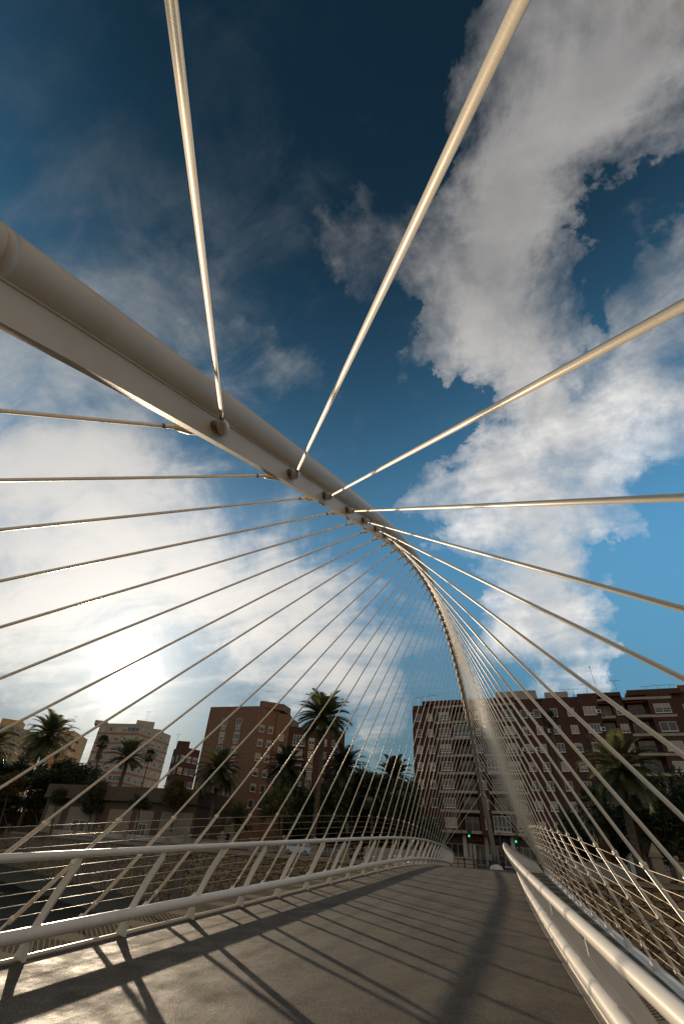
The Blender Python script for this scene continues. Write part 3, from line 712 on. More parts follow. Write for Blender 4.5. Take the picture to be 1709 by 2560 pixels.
b3 = face_block('apartment_block', 'small reddish brick block glimpsed between the cream tower and brown block', [azp(433, 150, 1880), azp(452, 143, 1880), azp(500, 147, 1880)], 20.3, RED, None, 6, 2.9, 2.4, (2, 3), 1.3, 1.4)
p, q = azp(438, 149, 1880), azp(470, 148, 1880); c = b3.location
polyextr(b3, [(p.x-c.x, p.y-c.y), (q.x-c.x, q.y-c.y), (q.x-c.x-3, q.y-c.y+4), (p.x-c.x-3, p.y-c.y+4)], 20.2, 22.4, RED, 'roof_house')
p = azp(452, 150); antenna(p.x, p.y, 22.4, 1.8, 'aerial on the small reddish block', arms=3)
# low commercial building in front of the tower
def low_shop():
    A, Bp = azp(135, 122, 1960), azp(505, 101, 1960); L = (Bp-A).length; rz = math.atan2(Bp.y-A.y, Bp.x-A.x)
    B = empty('shop_building', (A.x, A.y, 0), rz); tag(B, 'long low brown commercial building with cream panels at street level', 'building')
    DB = mat('dark_brown_cladding', (.115, .082, .056), (.145, .104, .072), 1.0, .85)
    PN = mat('dull_cream_panel', (.30, .245, .175), (.34, .28, .20), 1.2, .85)
    polyextr(B, [(0, 0), (L, 0), (L, 14), (0, 14)], STREET-.2, 5.1, DB)
    g = MB(); g.box(-.3, L+.3, -.8, -.004, 5.3, 7.6); g.box(-.3, L+.3, 0, 13, 5.11, 7.55); g.build('fascia', DB, B)
    x = 1.
    i = 0
    while x < L-4:
        w = (3.6, 6.5, 5.)[i % 3]
        g = MB(); g.box(x, x+w, -.12, -.005, STREET+.4, 4.0); g.build('cream_panel', PN, B)
        if i % 2: window(B, x+w/2, -.13, STREET+.9, w*.5, 1.8, 2, False, 0., name='shop_window')
        x += w+(1.6, 2.8, 1.2)[i % 3]; i += 1
low_shop()

# ------------------------------------------------------------------ trees
def frond(gm, base, azi, el, L, droop, rng, nl=30, leaf=.27, wleaf=.030, stem=.013):
    pts = []; p = Vector(base); e = el
    n = 9
    for i in range(n+1):
        pts.append(p.copy())
        d = Vector((math.cos(azi)*math.cos(e), math.sin(azi)*math.cos(e), math.sin(e)))
        p = p + d*(L/n); e -= droop/n*(0.4+1.4*i/n)
    gm.tube(pts, [stem*(1-.8*i/n) for i in range(n+1)], 4, False)
    for j in range(nl):
        f = .14+.86*(j+.5)/nl; x = f*n; i = min(int(x), n-1); q = pts[i].lerp(pts[i+1], x-i)
        t = (pts[i+1]-pts[i]).normalized(); side = t.cross(Vector((0, 0, 1)))
        if side.length < .05: side = Vector((-math.sin(azi), math.cos(azi), 0))
        side.normalize(); up = side.cross(t)
        ll = leaf*L*(math.sin(math.pi*min(1, .12+f*.88))**.6)*rng.uniform(.85, 1.1)
        for s in (-1, 1):
            d = (side*s*.78 + t*.55 + up*.28).normalized(); tip = q+d*ll + Vector((0, 0, -ll*.22))
            w = t*wleaf*L*.5
            gm.quad(q-w, q+w, tip+w*.25, tip-w*.25)
def date_crown(seed, n=54, low=-35, nl=42, droop=1.15):
    rng = random.Random(seed); g = MB()
    for i in range(n):
        f = (i+.5)/n; el = R(84-(84-low)*f**.85)+rng.uniform(-.1, .1)
        frond(g, (math.cos(i*2.4)*.05, math.sin(i*2.4)*.05, -.04+.08*(1-f)), i*2.39996+rng.uniform(-.2, .2), el, rng.uniform(.92, 1.1), droop*rng.uniform(.8, 1.25)*(1-.35*f), rng, nl)
    return g.mesh('date_crown')
def fan_crown(seed, n=34, low=-45):
    rng = random.Random(seed); g = MB()
    for i in range(n):
        f = (i+.5)/n; el = R(80-(80-low)*f); a = i*2.39996+rng.uniform(-.2, .2)
        d = Vector((math.cos(a)*math.cos(el), math.sin(a)*math.cos(el), math.sin(el)))
        L = rng.uniform(.5, .62); hub = d*L; g.tube([d*.03, hub], [.02, .012], 4, False)
        side = d.cross(Vector((0, 0, 1))).normalized() if abs(d.z) < .97 else Vector((1, 0, 0)); up = side.cross(d)
        for k in range(17):
            q = R(-115+230*k/16); v = (d*math.cos(q)+side*math.sin(q)+up*rng.uniform(-.05, .12)).normalized(); l2 = rng.uniform(.34, .44)*(1-.25*abs(k-8)/8)
            w = (side*math.cos(q)-d*math.sin(q))*.028
            mid = hub+v*l2*.6; tip = hub+v*l2+Vector((0, 0, -.08))
            g.quad(hub-w*.3, hub+w*.3, mid+w, mid-w); g.quad(mid-w, mid+w, tip+w*.1, tip-w*.1)
    return g.mesh('fan_crown')
def skirt(seed, n=120):
    rng = random.Random(seed); g = MB()
    for i in range(n):
        a = rng.uniform(0, 6.28); z0 = rng.uniform(-1.1, 0); r0 = rng.uniform(.08, .2); l = rng.uniform(.35, .7)
        p = Vector((math.cos(a)*r0, math.sin(a)*r0, z0)); q = Vector((math.cos(a)*(r0+.12), math.sin(a)*(r0+.12), z0-l)); s = Vector((-math.sin(a), math.cos(a), 0))*rng.uniform(.02, .05)
        m_ = p.lerp(q, .5)+Vector((math.cos(a)*.08, math.sin(a)*.08, 0))
        g.quad(p-s*.4, p+s*.4, m_+s, m_-s); g.quad(m_-s, m_+s, q+s*.2, q-s*.2)
    return g.mesh('skirt')
def leaf_crown(seed, nclump=60, nleaf=95, leaf=.055, flat=1., open_=.0):
    rng = random.Random(seed); g = MB(); cl = []
    while len(cl) < nclump:
        v = Vector((rng.gauss(0, 1), rng.gauss(0, 1), rng.gauss(0, 1))).normalized()*rng.uniform(.25, .88)
        if v.z < -.62: continue
        cl.append((v, rng.uniform(.13, .30)))
    for v, r in cl:
        for i in range(int(nleaf*(r/.2)**2)):
            w = Vector((rng.gauss(0, 1), rng.gauss(0, 1), rng.gauss(0, .8))).normalized()*r*rng.uniform(.4, 1.15)
            p = v+w; p.z *= flat
            a = Vector((rng.gauss(0, 1), rng.gauss(0, 1), rng.gauss(0, .6))).normalized(); b_ = a.cross(Vector((rng.gauss(0, 1), rng.gauss(0, 1), rng.gauss(0, 1)))).normalized()
            s = leaf*rng.uniform(.6, 1.3); a *= s; b_ *= s*.55
            g.quad(p-a, p-b_, p+a, p+b_)
    return g.mesh('leaf_crown')
DC = [date_crown(1), date_crown(2, 60, -48, 40, 1.3), date_crown(3, 44, -15, 40, 1.0), date_crown(4, 70, -60, 34, 1.4)]
FC = [fan_crown(5), fan_crown(6, 40, -60)]
SK = skirt(8)
LC = [leaf_crown(11), leaf_crown(12, 75, 80, .05), leaf_crown(13, 46, 95, .06), leaf_crown(14, 90, 80, .045)]
def mesh_mat(me, M):
    k = (me.name, M.name)
    if k not in _cache:
        c = me.copy(); c.materials.clear(); c.materials.append(M); _cache[k] = c
    return _cache[k]
def trunk_tube(parent, base, top, r0, r1, M, bend=.0, name='trunk', rings=True):
    base, top = Vector(base), Vector(top); n = max(10, int((top-base).length/.28)); pts, rr = [], []
    sidev = Vector((1, 0, 0))
    for i in range(n+1):
        f = i/n; p = base.lerp(top, f)+sidev*bend*math.sin(math.pi*f); pts.append(p)
        rr.append((r0+(r1-r0)*f)*((1.05 if i % 2 else .93) if rings else 1.))
    g = MB(); g.tube(pts, rr, 10); return g.build(name, M, parent)
def palm(px, py, Y, rad, label, base=None, crown=0, M=None, r0=.32, r1=.24, bend=0., fan=False, dry=False, grp='palms on the far bank', rz=None, boss=True):
    rad *= 1.28; c = at(px, py, Y); b_ = at(base[0], base[1], Y) if base else c; b_.z = STREET; c0 = Vector((b_.x, Y, STREET))
    T = empty('palm_tree', c0); tag(T, label, 'palm', grp)
    loc = c-c0
    trunk_tube(T, (0, 0, -.1), loc-Vector((0, 0, .05*rad)), r0, r1, TRUNK, bend)
    me = mesh_mat((FC if fan else DC)[crown % (2 if fan else 4)], M or FROND)
    o = link('crown', me, None, T); o.location = loc; o.scale = (rad,)*3; o.rotation_euler = (0, 0, rnd.uniform(0, 6) if rz is None else rz)
    if boss and not fan:
        g = MB(); g.tube([(0, 0, -.9), (0, 0, -.55), (0, 0, -.2), (0, 0, .1)], [.26, .46, .5, .3], 10); o = g.build('crown_boss', DRYF, T); o.location = loc; o.scale = (rad/3.6,)*3
    if dry:
        o = link('dry_skirt', mesh_mat(SK, DRYF), None, T); o.location = loc; o.scale = (rad*.95, rad*.95, rad*1.25)
    return T
palm(810, 1792, 84, 3.9, 'tallest date palm, its crown above the brown block roof', (782, 2075), 0, bend=.2, r0=.45, r1=.36)
palm(124, 1838, 96, 4.9, 'large date palm in front of the ochre blocks', (62, 2030), 1, M=FROND, r0=.4, r1=.34)
palm(-18, 1868, 92, 4.3, 'date palm cut by the frame in front of the ochre block', (-60, 2020), 1)
palm(257, 1858, 104, 1.75, 'small headed fan palm before the left side of the cream tower', (226, 2000), 0, fan=True, dry=True, r0=.2, r1=.15, M=FROND2)
palm(321, 1893, 88, 3.3, 'leaning date palm with sparse upright fronds before the cream tower', (262, 2040), 2, bend=.5, r0=.42, r1=.34)
palm(375, 1890, 108, 1.5, 'slim fan palm before the right side of the cream tower', (350, 1990), 1, fan=True, r0=.18, r1=.13, M=FROND2)
palm(548, 1922, 86, 3.5, 'date palm with drooping fronds in front of the brown block facade', (520, 2090), 1, r0=.36, r1=.3)
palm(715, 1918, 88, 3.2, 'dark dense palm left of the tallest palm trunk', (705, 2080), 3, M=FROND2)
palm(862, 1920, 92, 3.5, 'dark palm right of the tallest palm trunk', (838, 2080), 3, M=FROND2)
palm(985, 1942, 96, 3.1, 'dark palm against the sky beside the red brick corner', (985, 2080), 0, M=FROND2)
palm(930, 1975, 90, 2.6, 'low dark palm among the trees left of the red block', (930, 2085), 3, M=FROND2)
palm(1548, 1920, 63.2, 3.2, 'sunlit date palm in front of the red block bays', (1592, 2150), 1, r0=.42, r1=.36, bend=-.15)
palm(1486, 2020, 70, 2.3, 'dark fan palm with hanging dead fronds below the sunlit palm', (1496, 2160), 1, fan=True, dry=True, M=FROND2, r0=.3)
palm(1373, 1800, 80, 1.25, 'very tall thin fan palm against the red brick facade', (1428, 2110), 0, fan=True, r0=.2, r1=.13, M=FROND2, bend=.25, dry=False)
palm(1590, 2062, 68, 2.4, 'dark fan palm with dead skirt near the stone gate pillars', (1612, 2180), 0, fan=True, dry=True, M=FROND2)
palm(594, 2052, 72, 2.1, 'low bushy palm with glossy fronds above the river wall', (594, 2112), 2, r0=.4, r1=.4, boss=False)
def tree(px, py, Y, rx, rz_, label, crown=0, M=None, base=None, trunk=.14, cat='tree', name='tree', grp='trees along the far bank'):
    rx *= 1.12; rz_ *= 1.12; c = at(px, py, Y); b_ = at(base[0], base[1], Y) if base else c; c0 = Vector((b_.x, Y, STREET))
    T = empty(name, c0); tag(T, label, cat, grp); loc = c-c0
    trunk_tube(T, (0, 0, -.1), loc-Vector((0, 0, rz_*.3)), trunk*1.2, trunk*.8, BARK, .1, rings=False)
    g = MB(); rng = random.Random(int(px)); s = loc-Vector((0, 0, rz_*.75))
    for i in range(6):
        a = i*1.05+rng.uniform(-.3, .3); e = s+Vector((math.cos(a)*rx*.6, math.sin(a)*rx*.6, rz_*rng.uniform(.5, 1.2)))
        g.tube([s, s.lerp(e, .5)+Vector((0, 0, .15)), e], [trunk*.6, trunk*.35, trunk*.12], 5)
    g.build('limb', BARK, T)
    o = link('crown', mesh_mat(LC[crown % 4], M or LEAF), None, T); o.location = loc; o.scale = (rx, rx, rz_); o.rotation_euler = (0, 0, rng.uniform(0, 6))
    return T
tree(690, 2010, 70, 2.3, 2.4, 'young tree with bright yellow green leaves below the tallest palm', 2, LEAF, (700, 2105))
tree(30, 1958, 90, 3.0, 2.4, 'small tree with orange tinted leaves above the river wall', 2, LEAFA, (10, 2040))
tree(440, 1985, 84, 2.4, 2.6, 'bushy tree with yellowing leaves beside the brown block corner', 0, LEAFA, (430, 2080))
tree(352, 2008, 78, 1.9, 1.1, 'little street tree with a flat round crown before the cream panels', 3, LEAFD, (345, 2062))
tree(146, 1992, 84, 1.6, 1.5, 'round clipped bush above the wall', 3, LEAFD, (146, 2030), name='shrub', cat='shrub')
tree(232, 2000, 84, 2.2, 2.8, 'dark narrow tree left of the leaning palm', 1, LEAFD, (235, 2050))
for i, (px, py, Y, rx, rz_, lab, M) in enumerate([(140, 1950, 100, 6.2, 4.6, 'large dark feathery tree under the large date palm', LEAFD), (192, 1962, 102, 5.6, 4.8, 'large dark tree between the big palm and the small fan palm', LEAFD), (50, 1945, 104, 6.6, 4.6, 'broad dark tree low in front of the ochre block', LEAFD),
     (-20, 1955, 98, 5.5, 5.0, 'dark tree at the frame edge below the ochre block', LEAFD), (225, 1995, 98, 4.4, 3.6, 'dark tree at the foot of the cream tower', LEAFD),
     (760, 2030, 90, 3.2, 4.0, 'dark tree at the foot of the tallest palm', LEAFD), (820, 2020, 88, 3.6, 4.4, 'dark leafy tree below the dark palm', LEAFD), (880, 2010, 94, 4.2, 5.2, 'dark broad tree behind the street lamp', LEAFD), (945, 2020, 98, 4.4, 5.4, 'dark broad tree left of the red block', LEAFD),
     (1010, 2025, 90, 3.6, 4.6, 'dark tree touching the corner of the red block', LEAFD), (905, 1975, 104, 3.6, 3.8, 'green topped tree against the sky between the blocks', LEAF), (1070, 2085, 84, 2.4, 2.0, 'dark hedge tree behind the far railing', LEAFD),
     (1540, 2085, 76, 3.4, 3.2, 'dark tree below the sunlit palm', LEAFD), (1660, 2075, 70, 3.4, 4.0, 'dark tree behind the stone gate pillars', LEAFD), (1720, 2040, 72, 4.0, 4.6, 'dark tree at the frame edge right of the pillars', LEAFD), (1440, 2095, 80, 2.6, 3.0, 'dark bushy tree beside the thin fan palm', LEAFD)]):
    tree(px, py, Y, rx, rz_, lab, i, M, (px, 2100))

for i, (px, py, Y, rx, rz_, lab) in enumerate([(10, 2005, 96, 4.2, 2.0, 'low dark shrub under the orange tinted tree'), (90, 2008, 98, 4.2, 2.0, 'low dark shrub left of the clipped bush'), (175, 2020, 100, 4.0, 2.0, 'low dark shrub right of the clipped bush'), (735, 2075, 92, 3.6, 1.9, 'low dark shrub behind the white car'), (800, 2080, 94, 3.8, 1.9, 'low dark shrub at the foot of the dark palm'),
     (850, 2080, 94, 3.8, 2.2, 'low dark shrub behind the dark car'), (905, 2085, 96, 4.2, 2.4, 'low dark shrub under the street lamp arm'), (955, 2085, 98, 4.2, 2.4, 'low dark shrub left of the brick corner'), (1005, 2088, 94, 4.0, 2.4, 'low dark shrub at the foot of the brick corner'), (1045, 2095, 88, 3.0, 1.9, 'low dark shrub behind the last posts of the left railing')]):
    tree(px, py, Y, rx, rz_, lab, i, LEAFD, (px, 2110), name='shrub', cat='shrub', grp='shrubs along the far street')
lb = empty('shop_building', (-72, 150, 0), R(12)); tag(lb, 'long low dark building closing the view behind the trees', 'building')
polyextr(lb, [(-60, 0), (75, 0), (75, 12), (-60, 12)], STREET-.2, 7.5, BROWN)
g = MB(); g.box(-60.3, 75.3, -.4, 12.3, 7.501, 8.0); g.build('roof_edge', BAND, lb)
for i in range(24): window(lb, -55+5.2*i, 0, 1.2 + (2.9 if i % 2 else 0), 1.8, 1.6, 2, True)

def hedge(px0, px1, Y, h, label):
    a, b_ = at(px0, 2060, Y), at(px1, 2060, Y); L = b_.x-a.x; rng = random.Random(int(px0)+3)
    o = empty('hedge', (a.x, Y, STREET)); tag(o, label, 'hedge', 'hedges along the far bank')
    g = MB(); g.box(.3, L-.3, .25, 1.6, -.05, h-.35); g.build('twigs', BARK, o)
    g = MB()
    for i in range(int(L*h*95)):
        p = Vector((rng.uniform(0, L), rng.choice([rng.uniform(-.15, .35), rng.uniform(0, 1.9)]), 0)); p.z = rng.uniform(0, h)*1. + .25*math.sin(p.x*.9)+.2*math.sin(p.x*2.3+1)
        u = Vector((rng.gauss(0, 1), rng.gauss(0, 1), rng.gauss(0, .7))).normalized(); w = u.cross(Vector((rng.gauss(0, 1), rng.gauss(0, 1), rng.gauss(0, 1)))).normalized(); q = rng.uniform(.10, .22); u *= q; w *= q*.6
        g.quad(p-u, p-w, p+u, p+w)
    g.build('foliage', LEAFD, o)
hedge(-60, 108, 99, 4.2, 'long tall dark hedge at the frame edge below the ochre block')
hedge(112, 222, 94, 3.6, 'dark hedge ending beside the cream panelled shop building')
# ------------------------------------------------------------------ parapet pillars and railings on the river wall
def wall_at(px, py=2060, back=.15):
    d = ray(px, py); 
    for k in range(300, 2600):
        r = k*.1; x = CAM.x+d.x*r; y = CAM.y+d.y*r
        w = wall_y(x)
        if w is not None and y >= w+back: return Vector((x, y, STREET+.14))
def pillar(p, h, label, ball=True, pyr=False, w=.62):
    o = empty('stone_pillar', p, R(-25) if p.x < -30 else 0.); tag(o, label, 'pillar', 'stone pillars on the river wall')
    g = MB(); g.box(-w/2, w/2, -w/2, w/2, -.02, h); g.box(-w/2-.08, w/2+.08, -w/2-.08, w/2+.08, -.01, .22); g.build('shaft', SAND, o)
    g = MB(); g.box(-w/2-.12, w/2+.12, -w/2-.12, w/2+.12, h+.001, h+.14); 
    if pyr:
        b_ = w/2+.02; g.box(-b_, b_, -b_, b_, h+.141, h+.32); t = [(-b_, -b_, h+.322), (b_, -b_, h+.322), (b_, b_, h+.322), (-b_, b_, h+.322)]; a = (0, 0, h+1.15)
        for i in range(4): g.poly([t[i], t[(i+1) % 4], a])
    g.build('cap', SAND, o)
    if ball:
        g = MB(); g.tube([(0, 0, h+.14), (0, 0, h+.24)], .1, 8); g.dome((0, 0, h+.42), .2, .2, .2, 14, 6, True); g.build('ball', SAND, o, True)
    return o
pxs = [(-30, 'pillar left of the clipped bush, nearest the frame edge'), (26, 'pillar below the orange tinted tree'), (118, 'pillar of the close pair, left one'), (136, 'pillar of the close pair, right one'), (196, 'pillar below the dark narrow tree'), (250, 'pillar at the foot of the leaning palm'), (322, 'pillar beside the little flat crowned tree'),
       (430, 'pillar under the yellowing bushy tree'), (475, 'pillar below the brown block shop door'), (560, 'pillar left of the low bushy palm'), (640, 'pillar between low palm and young bright tree'), (713, 'pillar with ball beside the white car'), (790, 'pillar right of the white car'), (866, 'pillar near the abutment on the left')]
prev = None
for i, (px, lab) in enumerate(pxs):
    p = wall_at(px); pillar(p, 1.15, lab + ' on the river wall', ball=i % 3 != 1)
    if prev is not None:
        v = p-prev; L = v.length; o = empty('wall_railing', prev, math.atan2(v.y, v.x)); tag(o, 'iron railing left of the ' + lab, 'railing', 'railings between the wall pillars')
        g = MB(); g.box(.35, L-.35, -.02, .02, .86, .91); g.box(.35, L-.35, -.02, .02, .12, .16); g.build('rails', STEEL, o)
        g = MB(); n = max(3, int(L/.2))
        for j in range(1, n): x = .35+(L-.7)*j/n; g.box(x-.014, x+.014, -.014, .014, .16, .86)
        g.build('bars', WHITEF if i > 3 else STEEL, o)
    prev = p
for px, h, lab, py_ in ((1640, 1.9, 'tall stone gate pillar with pointed top right of the abutment block', True), (1690, 1.5, 'stone gate pillar with ball top near the frame edge', False)):
    pillar(wall_at(px, 2150), h, lab, ball=not py_, pyr=py_, w=.8)
o = empty('wall_railing', (14.2, 60.8, STREET+.14)); tag(o, 'dark iron railing running right from the abutment block', 'railing', 'railings between the wall pillars')
g = MB(); g.box(0, 30, -.02, .02, .9, .95); g.box(0, 30, -.02, .02, .1, .14)
for j in range(160): g.box(j*.19-.012, j*.19+.012, -.012, .012, .14, .9)
g.build('bars', IRON, o)

# ------------------------------------------------------------------ street furniture, car, people
def lamp_head(o, pos, M): pass
p = at(877, 2100, 76); p.z = STREET
o = empty('street_lamp', p); tag(o, 'curved arm street lamp in front of the dark trees', 'street lamp')
H = at(890, 1990, 76).z-STREET; g = MB(); pts = [(0, 0, 0), (0, 0, H*.7)]+[(1.5*(1-math.cos(R(a))), 0, H*.7+H*.3*math.sin(R(a))) for a in range(15, 100, 15)]+[(2.3, 0, H*.985)]
g.tube(pts, .07, 8); g.build('pole', IRON, o); g = MB(); g.box(2.1, 3.0, -.16, .16, H*.93, H*.985); g.build('lantern', STEEL, o)
def traffic_light(px, py, Y, label, tall=None, red=False):
    p = at(px, py, Y); hz = p.z-STREET; o = empty('traffic_light', (p.x, p.y, STREET)); tag(o, label, 'traffic light', 'traffic lights at the crossing')
    g = MB(); g.tube([(.25, .1, 0), (.25, .1, tall or hz+.7)], .06, 8); g.build('pole', IRON, o)
    g = MB(); g.box(-.16, .16, -.14, .1, hz-.2, hz+.62); h_ = g.build('signal_head', IRON, o)
    g = MB(); g.tube([(0, -.15, hz), (0, -.17, hz)], .10, 14); g.build('green_lens', emis('green_signal', (.02, .85, .42), 1.6), h_)
    g = MB(); g.tube([(0, -.15, hz+.38), (0, -.17, hz+.38)], .10, 14); g.build('dark_lens', DARKRED, h_)
traffic_light(1172, 2090, 71, 'pedestrian traffic light glowing green left of the arch foot')
traffic_light(1289, 2104, 71, 'pedestrian traffic light glowing green on the tall dark pole behind the right railing', tall=5.6)
p = at(868, 2072, 73); o = empty('traffic_light', (p.x, p.y, STREET)); tag(o, 'unlit traffic light seen from behind near the street lamp', 'traffic light', 'traffic lights at the crossing')
g = MB(); g.tube([(0, 0, 0), (0, 0, p.z-STREET+.6)], .06, 8); g.build('pole', IRON, o); g = MB(); g.box(-.2, .2, -.15, .15, p.z-STREET-.5, p.z-STREET+.6); g.build('signal_head', STEEL, o)
p = at(1246, 2080, 74); hz = p.z-STREET; o = empty('globe_lamp', (p.x, p.y, STREET)); tag(o, 'globe street lamp on a slim pole right of the arch foot', 'street lamp')
g = MB(); g.tube([(0, 0, 0), (0, 0, hz-.15)], .05, 8); g.build('pole', STEEL, o); g = MB(); g.dome((0, 0, hz), .25, .25, .25, 16, 8, True); g.build('globe', BAND, o, True)
p = at(1419, 2121, 69); hz = p.z-STREET; o = empty('road_sign', (p.x, p.y, STREET)); tag(o, 'round red bordered road sign beside the right abutment block', 'road sign')
g = MB(); g.tube([(0, .03, 0), (0, .03, hz+.3)], .035, 8); g.build('pole', STEEL, o); g = MB(); g.tube([(0, -.03, hz), (0, 0, hz)], .32, 24, True); g.build('red_ring', DARKRED, o); g = MB(); g.tube([(0, -.035, hz), (0, -.031, hz)], .22, 24); g.build('sign_face', STEEL, o)
a, b_ = at(1104, 2128, 82), at(1178, 2128, 82); o = empty('low_wall', (a.x, 82, STREET)); tag(o, 'low white rendered wall across the street left of the arch foot', 'wall')
g = MB(); g.box(0, b_.x-a.x, 0, .3, -.02, 1.05); g.build('wall_body', CREAM, o); g = MB(); g.box(-.05, b_.x-a.x+.05, -.06, .36, 1.051, 1.15); g.build('coping', BAND, o)
p = at(1182, 2130, 84); o = empty('gate_pillar', (p.x, 84, STREET)); tag(o, 'white gate pillar at the end of the low white wall', 'pillar')
g = MB(); g.box(-.42, .42, -.3, .3, -.02, 2.6); g.build('shaft', CREAM, o); g = MB(); g.box(-.5, .5, -.38, .38, 2.601, 2.75); g.build('cap', BAND, o)
for i, (px, lab) in enumerate([(1112, 'first bollard beside the end of the left railing'), (1124, 'second bollard from the left railing'), (1160, 'bollard midway between left railing and arch foot'), (1192, 'bollard closest to the arch foot')]):
    p = at(px, 2150, 67.5); o = empty('bollard', (p.x, 67.5, STREET+.12)); tag(o, 'black ' + lab, 'bollard', 'bollards at the bridge end')
    g = MB(); g.tube([(0, 0, -.1), (0, 0, .72), (0, 0, .74), (0, 0, .82), (0, 0, .84), (0, 0, .95)], [.08, .07, .09, .09, .07, .03], 12); g.build('post', IRON, o)
o = empty('guard_rail', (-8.5, 70.0, STREET)); tag(o, 'dark metal guard rail along the kerb behind the crest of the deck', 'railing')
g = MB(); g.box(0, 8, -.03, .03, .82, .9); g.box(0, 8, -.02, .02, .42, .48); g.build('rails', IRON, o)
for x in range(0, 9, 2):
    g = MB(); g.box(x-.04, x+.04, -.04, .04, -.02, .82); g.build('post', IRON, o)

def car(px, py, Y, rz, label, M):
    p = at(px, py, Y); o = empty('parked_car', (p.x, Y, STREET), rz); tag(o, label, 'car', 'cars on the far street')
    prof = [(-2.05, .35), (-2.1, .75), (-1.95, .95), (-1.75, 1.02), (-1.35, 1.42), (-.9, 1.5), (.2, 1.5), (.55, 1.42), (1.15, 1.0), (1.85, .85), (2.1, .65), (2.1, .35)]
    secs = []
    for y, s in ((-.86, .0), (-.80, 1.), (0, 1.0), (.80, 1.), (.86, .0)):
        secs.append([(x, y if z < 1.0 else y*.84, .35+(z-.35)*(1 if s else .97)) for x, z in prof])
    g = MB(); g.ribbon(secs); bd = g.build('body', M, o); bv = bd.modifiers.new('b', 'BEVEL'); bv.width = .05; bv.segments = 2
    for s in (-1, 1):
        g = MB(); g.poly([(-1.45, s*.80, 1.04), (.95, s*.80, 1.04), (.42, s*.755, 1.40), (-1.15, s*.755, 1.40)]); g.build('side_window', GLASS, o)
        for x in (-1.3, 1.35):
            g = MB(); g.tube([(x, s*.70, .32), (x, s*.88, .32)], .32, 20); w = g.build('wheel', IRON, o); g = MB(); g.tube([(x, s*.885, .32), (x, s*.895, .32)], .2, 14); g.build('rim', STEEL, w)
        g = MB(); g.box(2.02, 2.13, s*.78-.16, s*.78+.04 if s < 0 else s*.78+.1, .62, .78); g.build('headlight', WHITEF, o)
    g = MB(); g.quad((.62, -.66, 1.42), (.62, .66, 1.42), (1.2, .72, 1.02), (1.2, -.72, 1.02)); g.build('windscreen', GLASS, o)
CARW = mat('white_car_paint', (.62, .62, .62), None, rough=.25, coat=.5)
CARD = mat('dark_car_paint', (.03, .03, .035), None, rough=.25, coat=.5)
car(752, 2110, 68.5, R(-14), 'white hatchback parked on the far bank behind the left railing', CARW)
car(868, 2108, 76, R(0), 'dark car parked under the street lamp', CARD)
car(1370, 2110, 80, R(180), 'dark car on the street behind the right cables', CARD)

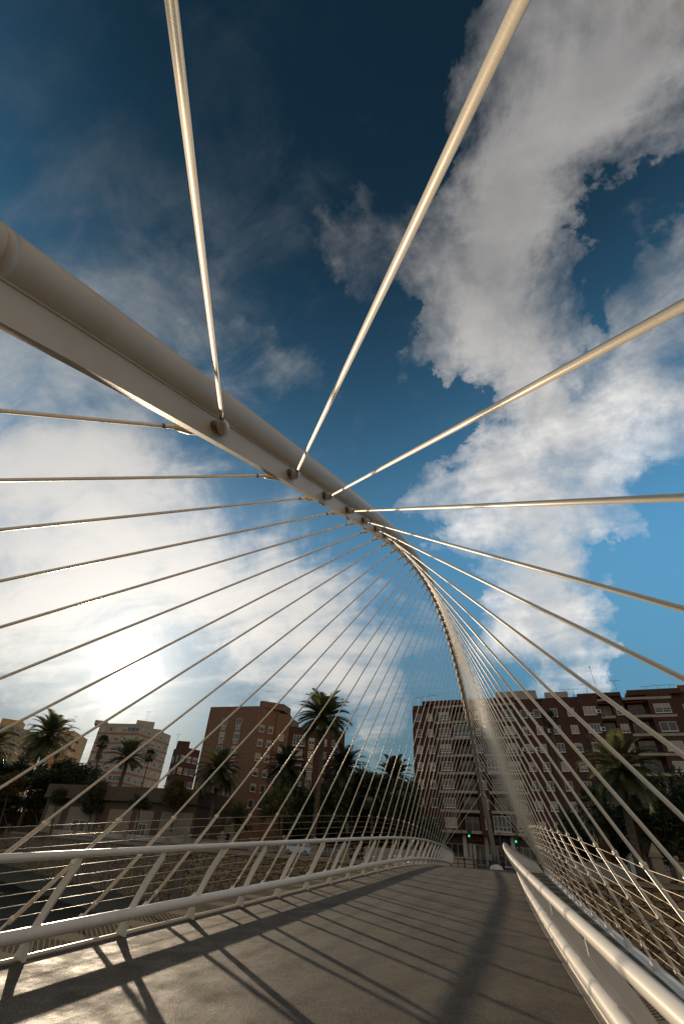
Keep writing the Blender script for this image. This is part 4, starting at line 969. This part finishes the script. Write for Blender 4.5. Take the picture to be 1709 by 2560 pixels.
SKIN = mat('skin', (.42, .26, .18), None, rough=.6); HAIR = mat('dark_hair', (.02, .015, .01), None, rough=.7)
def person(px, Y, rz, label, top, leg, stride=.14):
    p = at(px, 2140, Y); o = empty('person', (p.x, Y, STREET), rz); tag(o, label, 'person')
    me = bpy.data.meshes.new('body'); V = []; E = []; Rr = []
    def add(v, r, par=None):
        V.append(v); Rr.append(r); i = len(V)-1
        if par is not None: E.append((par, i))
        return i
    pel = add((0, 0, .95), .145); wa = add((0, 0, 1.12), .125, pel); ch = add((0, .01, 1.32), .155, wa); nk = add((0, .0, 1.47), .06, ch); hd = add((0, -.01, 1.56), .085, nk); add((0, -.01, 1.68), .08, hd)
    hand = []
    for s in (-1, 1):
        sh = add((s*.17, 0, 1.40), .062, ch); el = add((s*.23, .03*s, 1.13), .045, sh); wr = add((s*.235, -.06+.05*s, .90), .033, el); pm = add((s*.235, -.075+.05*s, .83), .036, wr); hand.append((s, V[pm]))
        hp = add((s*.09, 0, .90), .098, pel); kn = add((s*.095, s*stride*.5-.03, .50), .068, hp); an_ = add((s*.095, s*stride, .09), .045, kn); add((s*.10, s*stride-.15, .04), .042, an_)
    me.from_pydata(V, E, []); b_ = bpy.data.objects.new('body', me); col.objects.link(b_); b_.parent = o
    sk = b_.modifiers.new('s', 'SKIN')
    for i, r in enumerate(Rr): me.skin_vertices[0].data[i].radius = (r, r) if i not in (1, 2) else (r*1.15, r*.8)
    me.skin_vertices[0].data[0].use_root = True
    b_.modifiers.new('u', 'SUBSURF').levels = 1; b_.modifiers['u'].render_levels = 2
    me.materials.append(SKIN)
    for s, hp_ in hand:
        g = MB()
        for f in range(4): g.tube([(hp_[0]-s*.0, hp_[1]-.026+.017*f, hp_[2]-.02), (hp_[0], hp_[1]-.028+.017*f, hp_[2]-.07-.008*(f in (1, 2))), (hp_[0]-s*.018, hp_[1]-.028+.017*f, hp_[2]-.105)], [.0085, .008, .006], 6)
        g.tube([(hp_[0], hp_[1]-.03, hp_[2]), (hp_[0]-s*.02, hp_[1]-.05, hp_[2]-.04), (hp_[0]-s*.025, hp_[1]-.05, hp_[2]-.065)], [.01, .009, .007], 6); g.build('fingers', SKIN, b_)
    def cloth(nm, segs, M):
        m2 = bpy.data.meshes.new(nm); vs = []; es = []; rs = []
        for chain in segs:
            i0 = len(vs)
            for (v, r) in chain: vs.append(v); rs.append(r)
            es += [(i0+k, i0+k+1) for k in range(len(chain)-1)]
        idx = {}; nv = []; mp = []; nr = []
        for v, r in zip(vs, rs):
            if v not in idx: idx[v] = len(nv); nv.append(v); nr.append(r)
            mp.append(idx[v])
        m2.from_pydata(nv, [(mp[a], mp[b2]) for a, b2 in es], []); c_ = bpy.data.objects.new(nm, m2); col.objects.link(c_); c_.parent = o
        c_.modifiers.new('s', 'SKIN'); m2.skin_vertices[0].data[0].use_root = True
        for i, r in enumerate(nr): m2.skin_vertices[0].data[i].radius = (r, r)
        c_.modifiers.new('u', 'SUBSURF').render_levels = 2; m2.materials.append(M)
    P = V
    cloth('jacket', [[((0, 0, .93), .165), ((0, 0, 1.12), .15), ((0, .01, 1.32), .175), ((0, .0, 1.45), .07)]] + [[((0, .01, 1.32), .175), ((s*.17, 0, 1.40), .078), ((s*.23, .03*s, 1.13), .058), ((s*.235, -.06+.05*s, .92), .045)] for s in (-1, 1)], top)
    cloth('trousers', [[((0, 0, .95), .155), ((s*.09, 0, .88), .112), ((s*.095, s*stride*.5-.03, .50), .082), ((s*.095, s*stride, .12), .058)] for s in (-1, 1)], leg)
    g = MB(); g.dome((0, .015, 1.635), .094, .105, .125, 16, 7); g.build('hair', HAIR, b_, True)
    g = MB(); g.tube([(0, -.085, 1.60), (0, -.115, 1.565), (0, -.09, 1.555)], [.008, .016, .01], 6)
    for s in (-1, 1): g.dome((s*.088, .0, 1.59), .012, .02, .03, 8, 4, True)
    g.build('nose_and_ears', SKIN, b_)
    g = MB()
    for s in (-1, 1): g.dome((s*.032, -.083, 1.605), .012, .008, .008, 8, 4, True)
    g.box(-.025, .025, -.092, -.086, 1.525, 1.533); g.build('eyes_and_mouth', HAIR, b_)
    g = MB()
    for s in (-1, 1): g.dome((s*.1, s*stride-.08, .0), .05, .14, .09, 12, 4)
    g.build('shoes', IRON, o)
person(1254, 72.5, R(20), 'person in dark clothes walking on the street right of the arch foot', mat('dark_jacket', (.02, .02, .022), None, rough=.8), IRON)
person(1224, 73.5, R(-60), 'person in a light blue top partly hidden by the arch foot', mat('blue_top', (.22, .30, .48), None, rough=.8), IRON, .2)
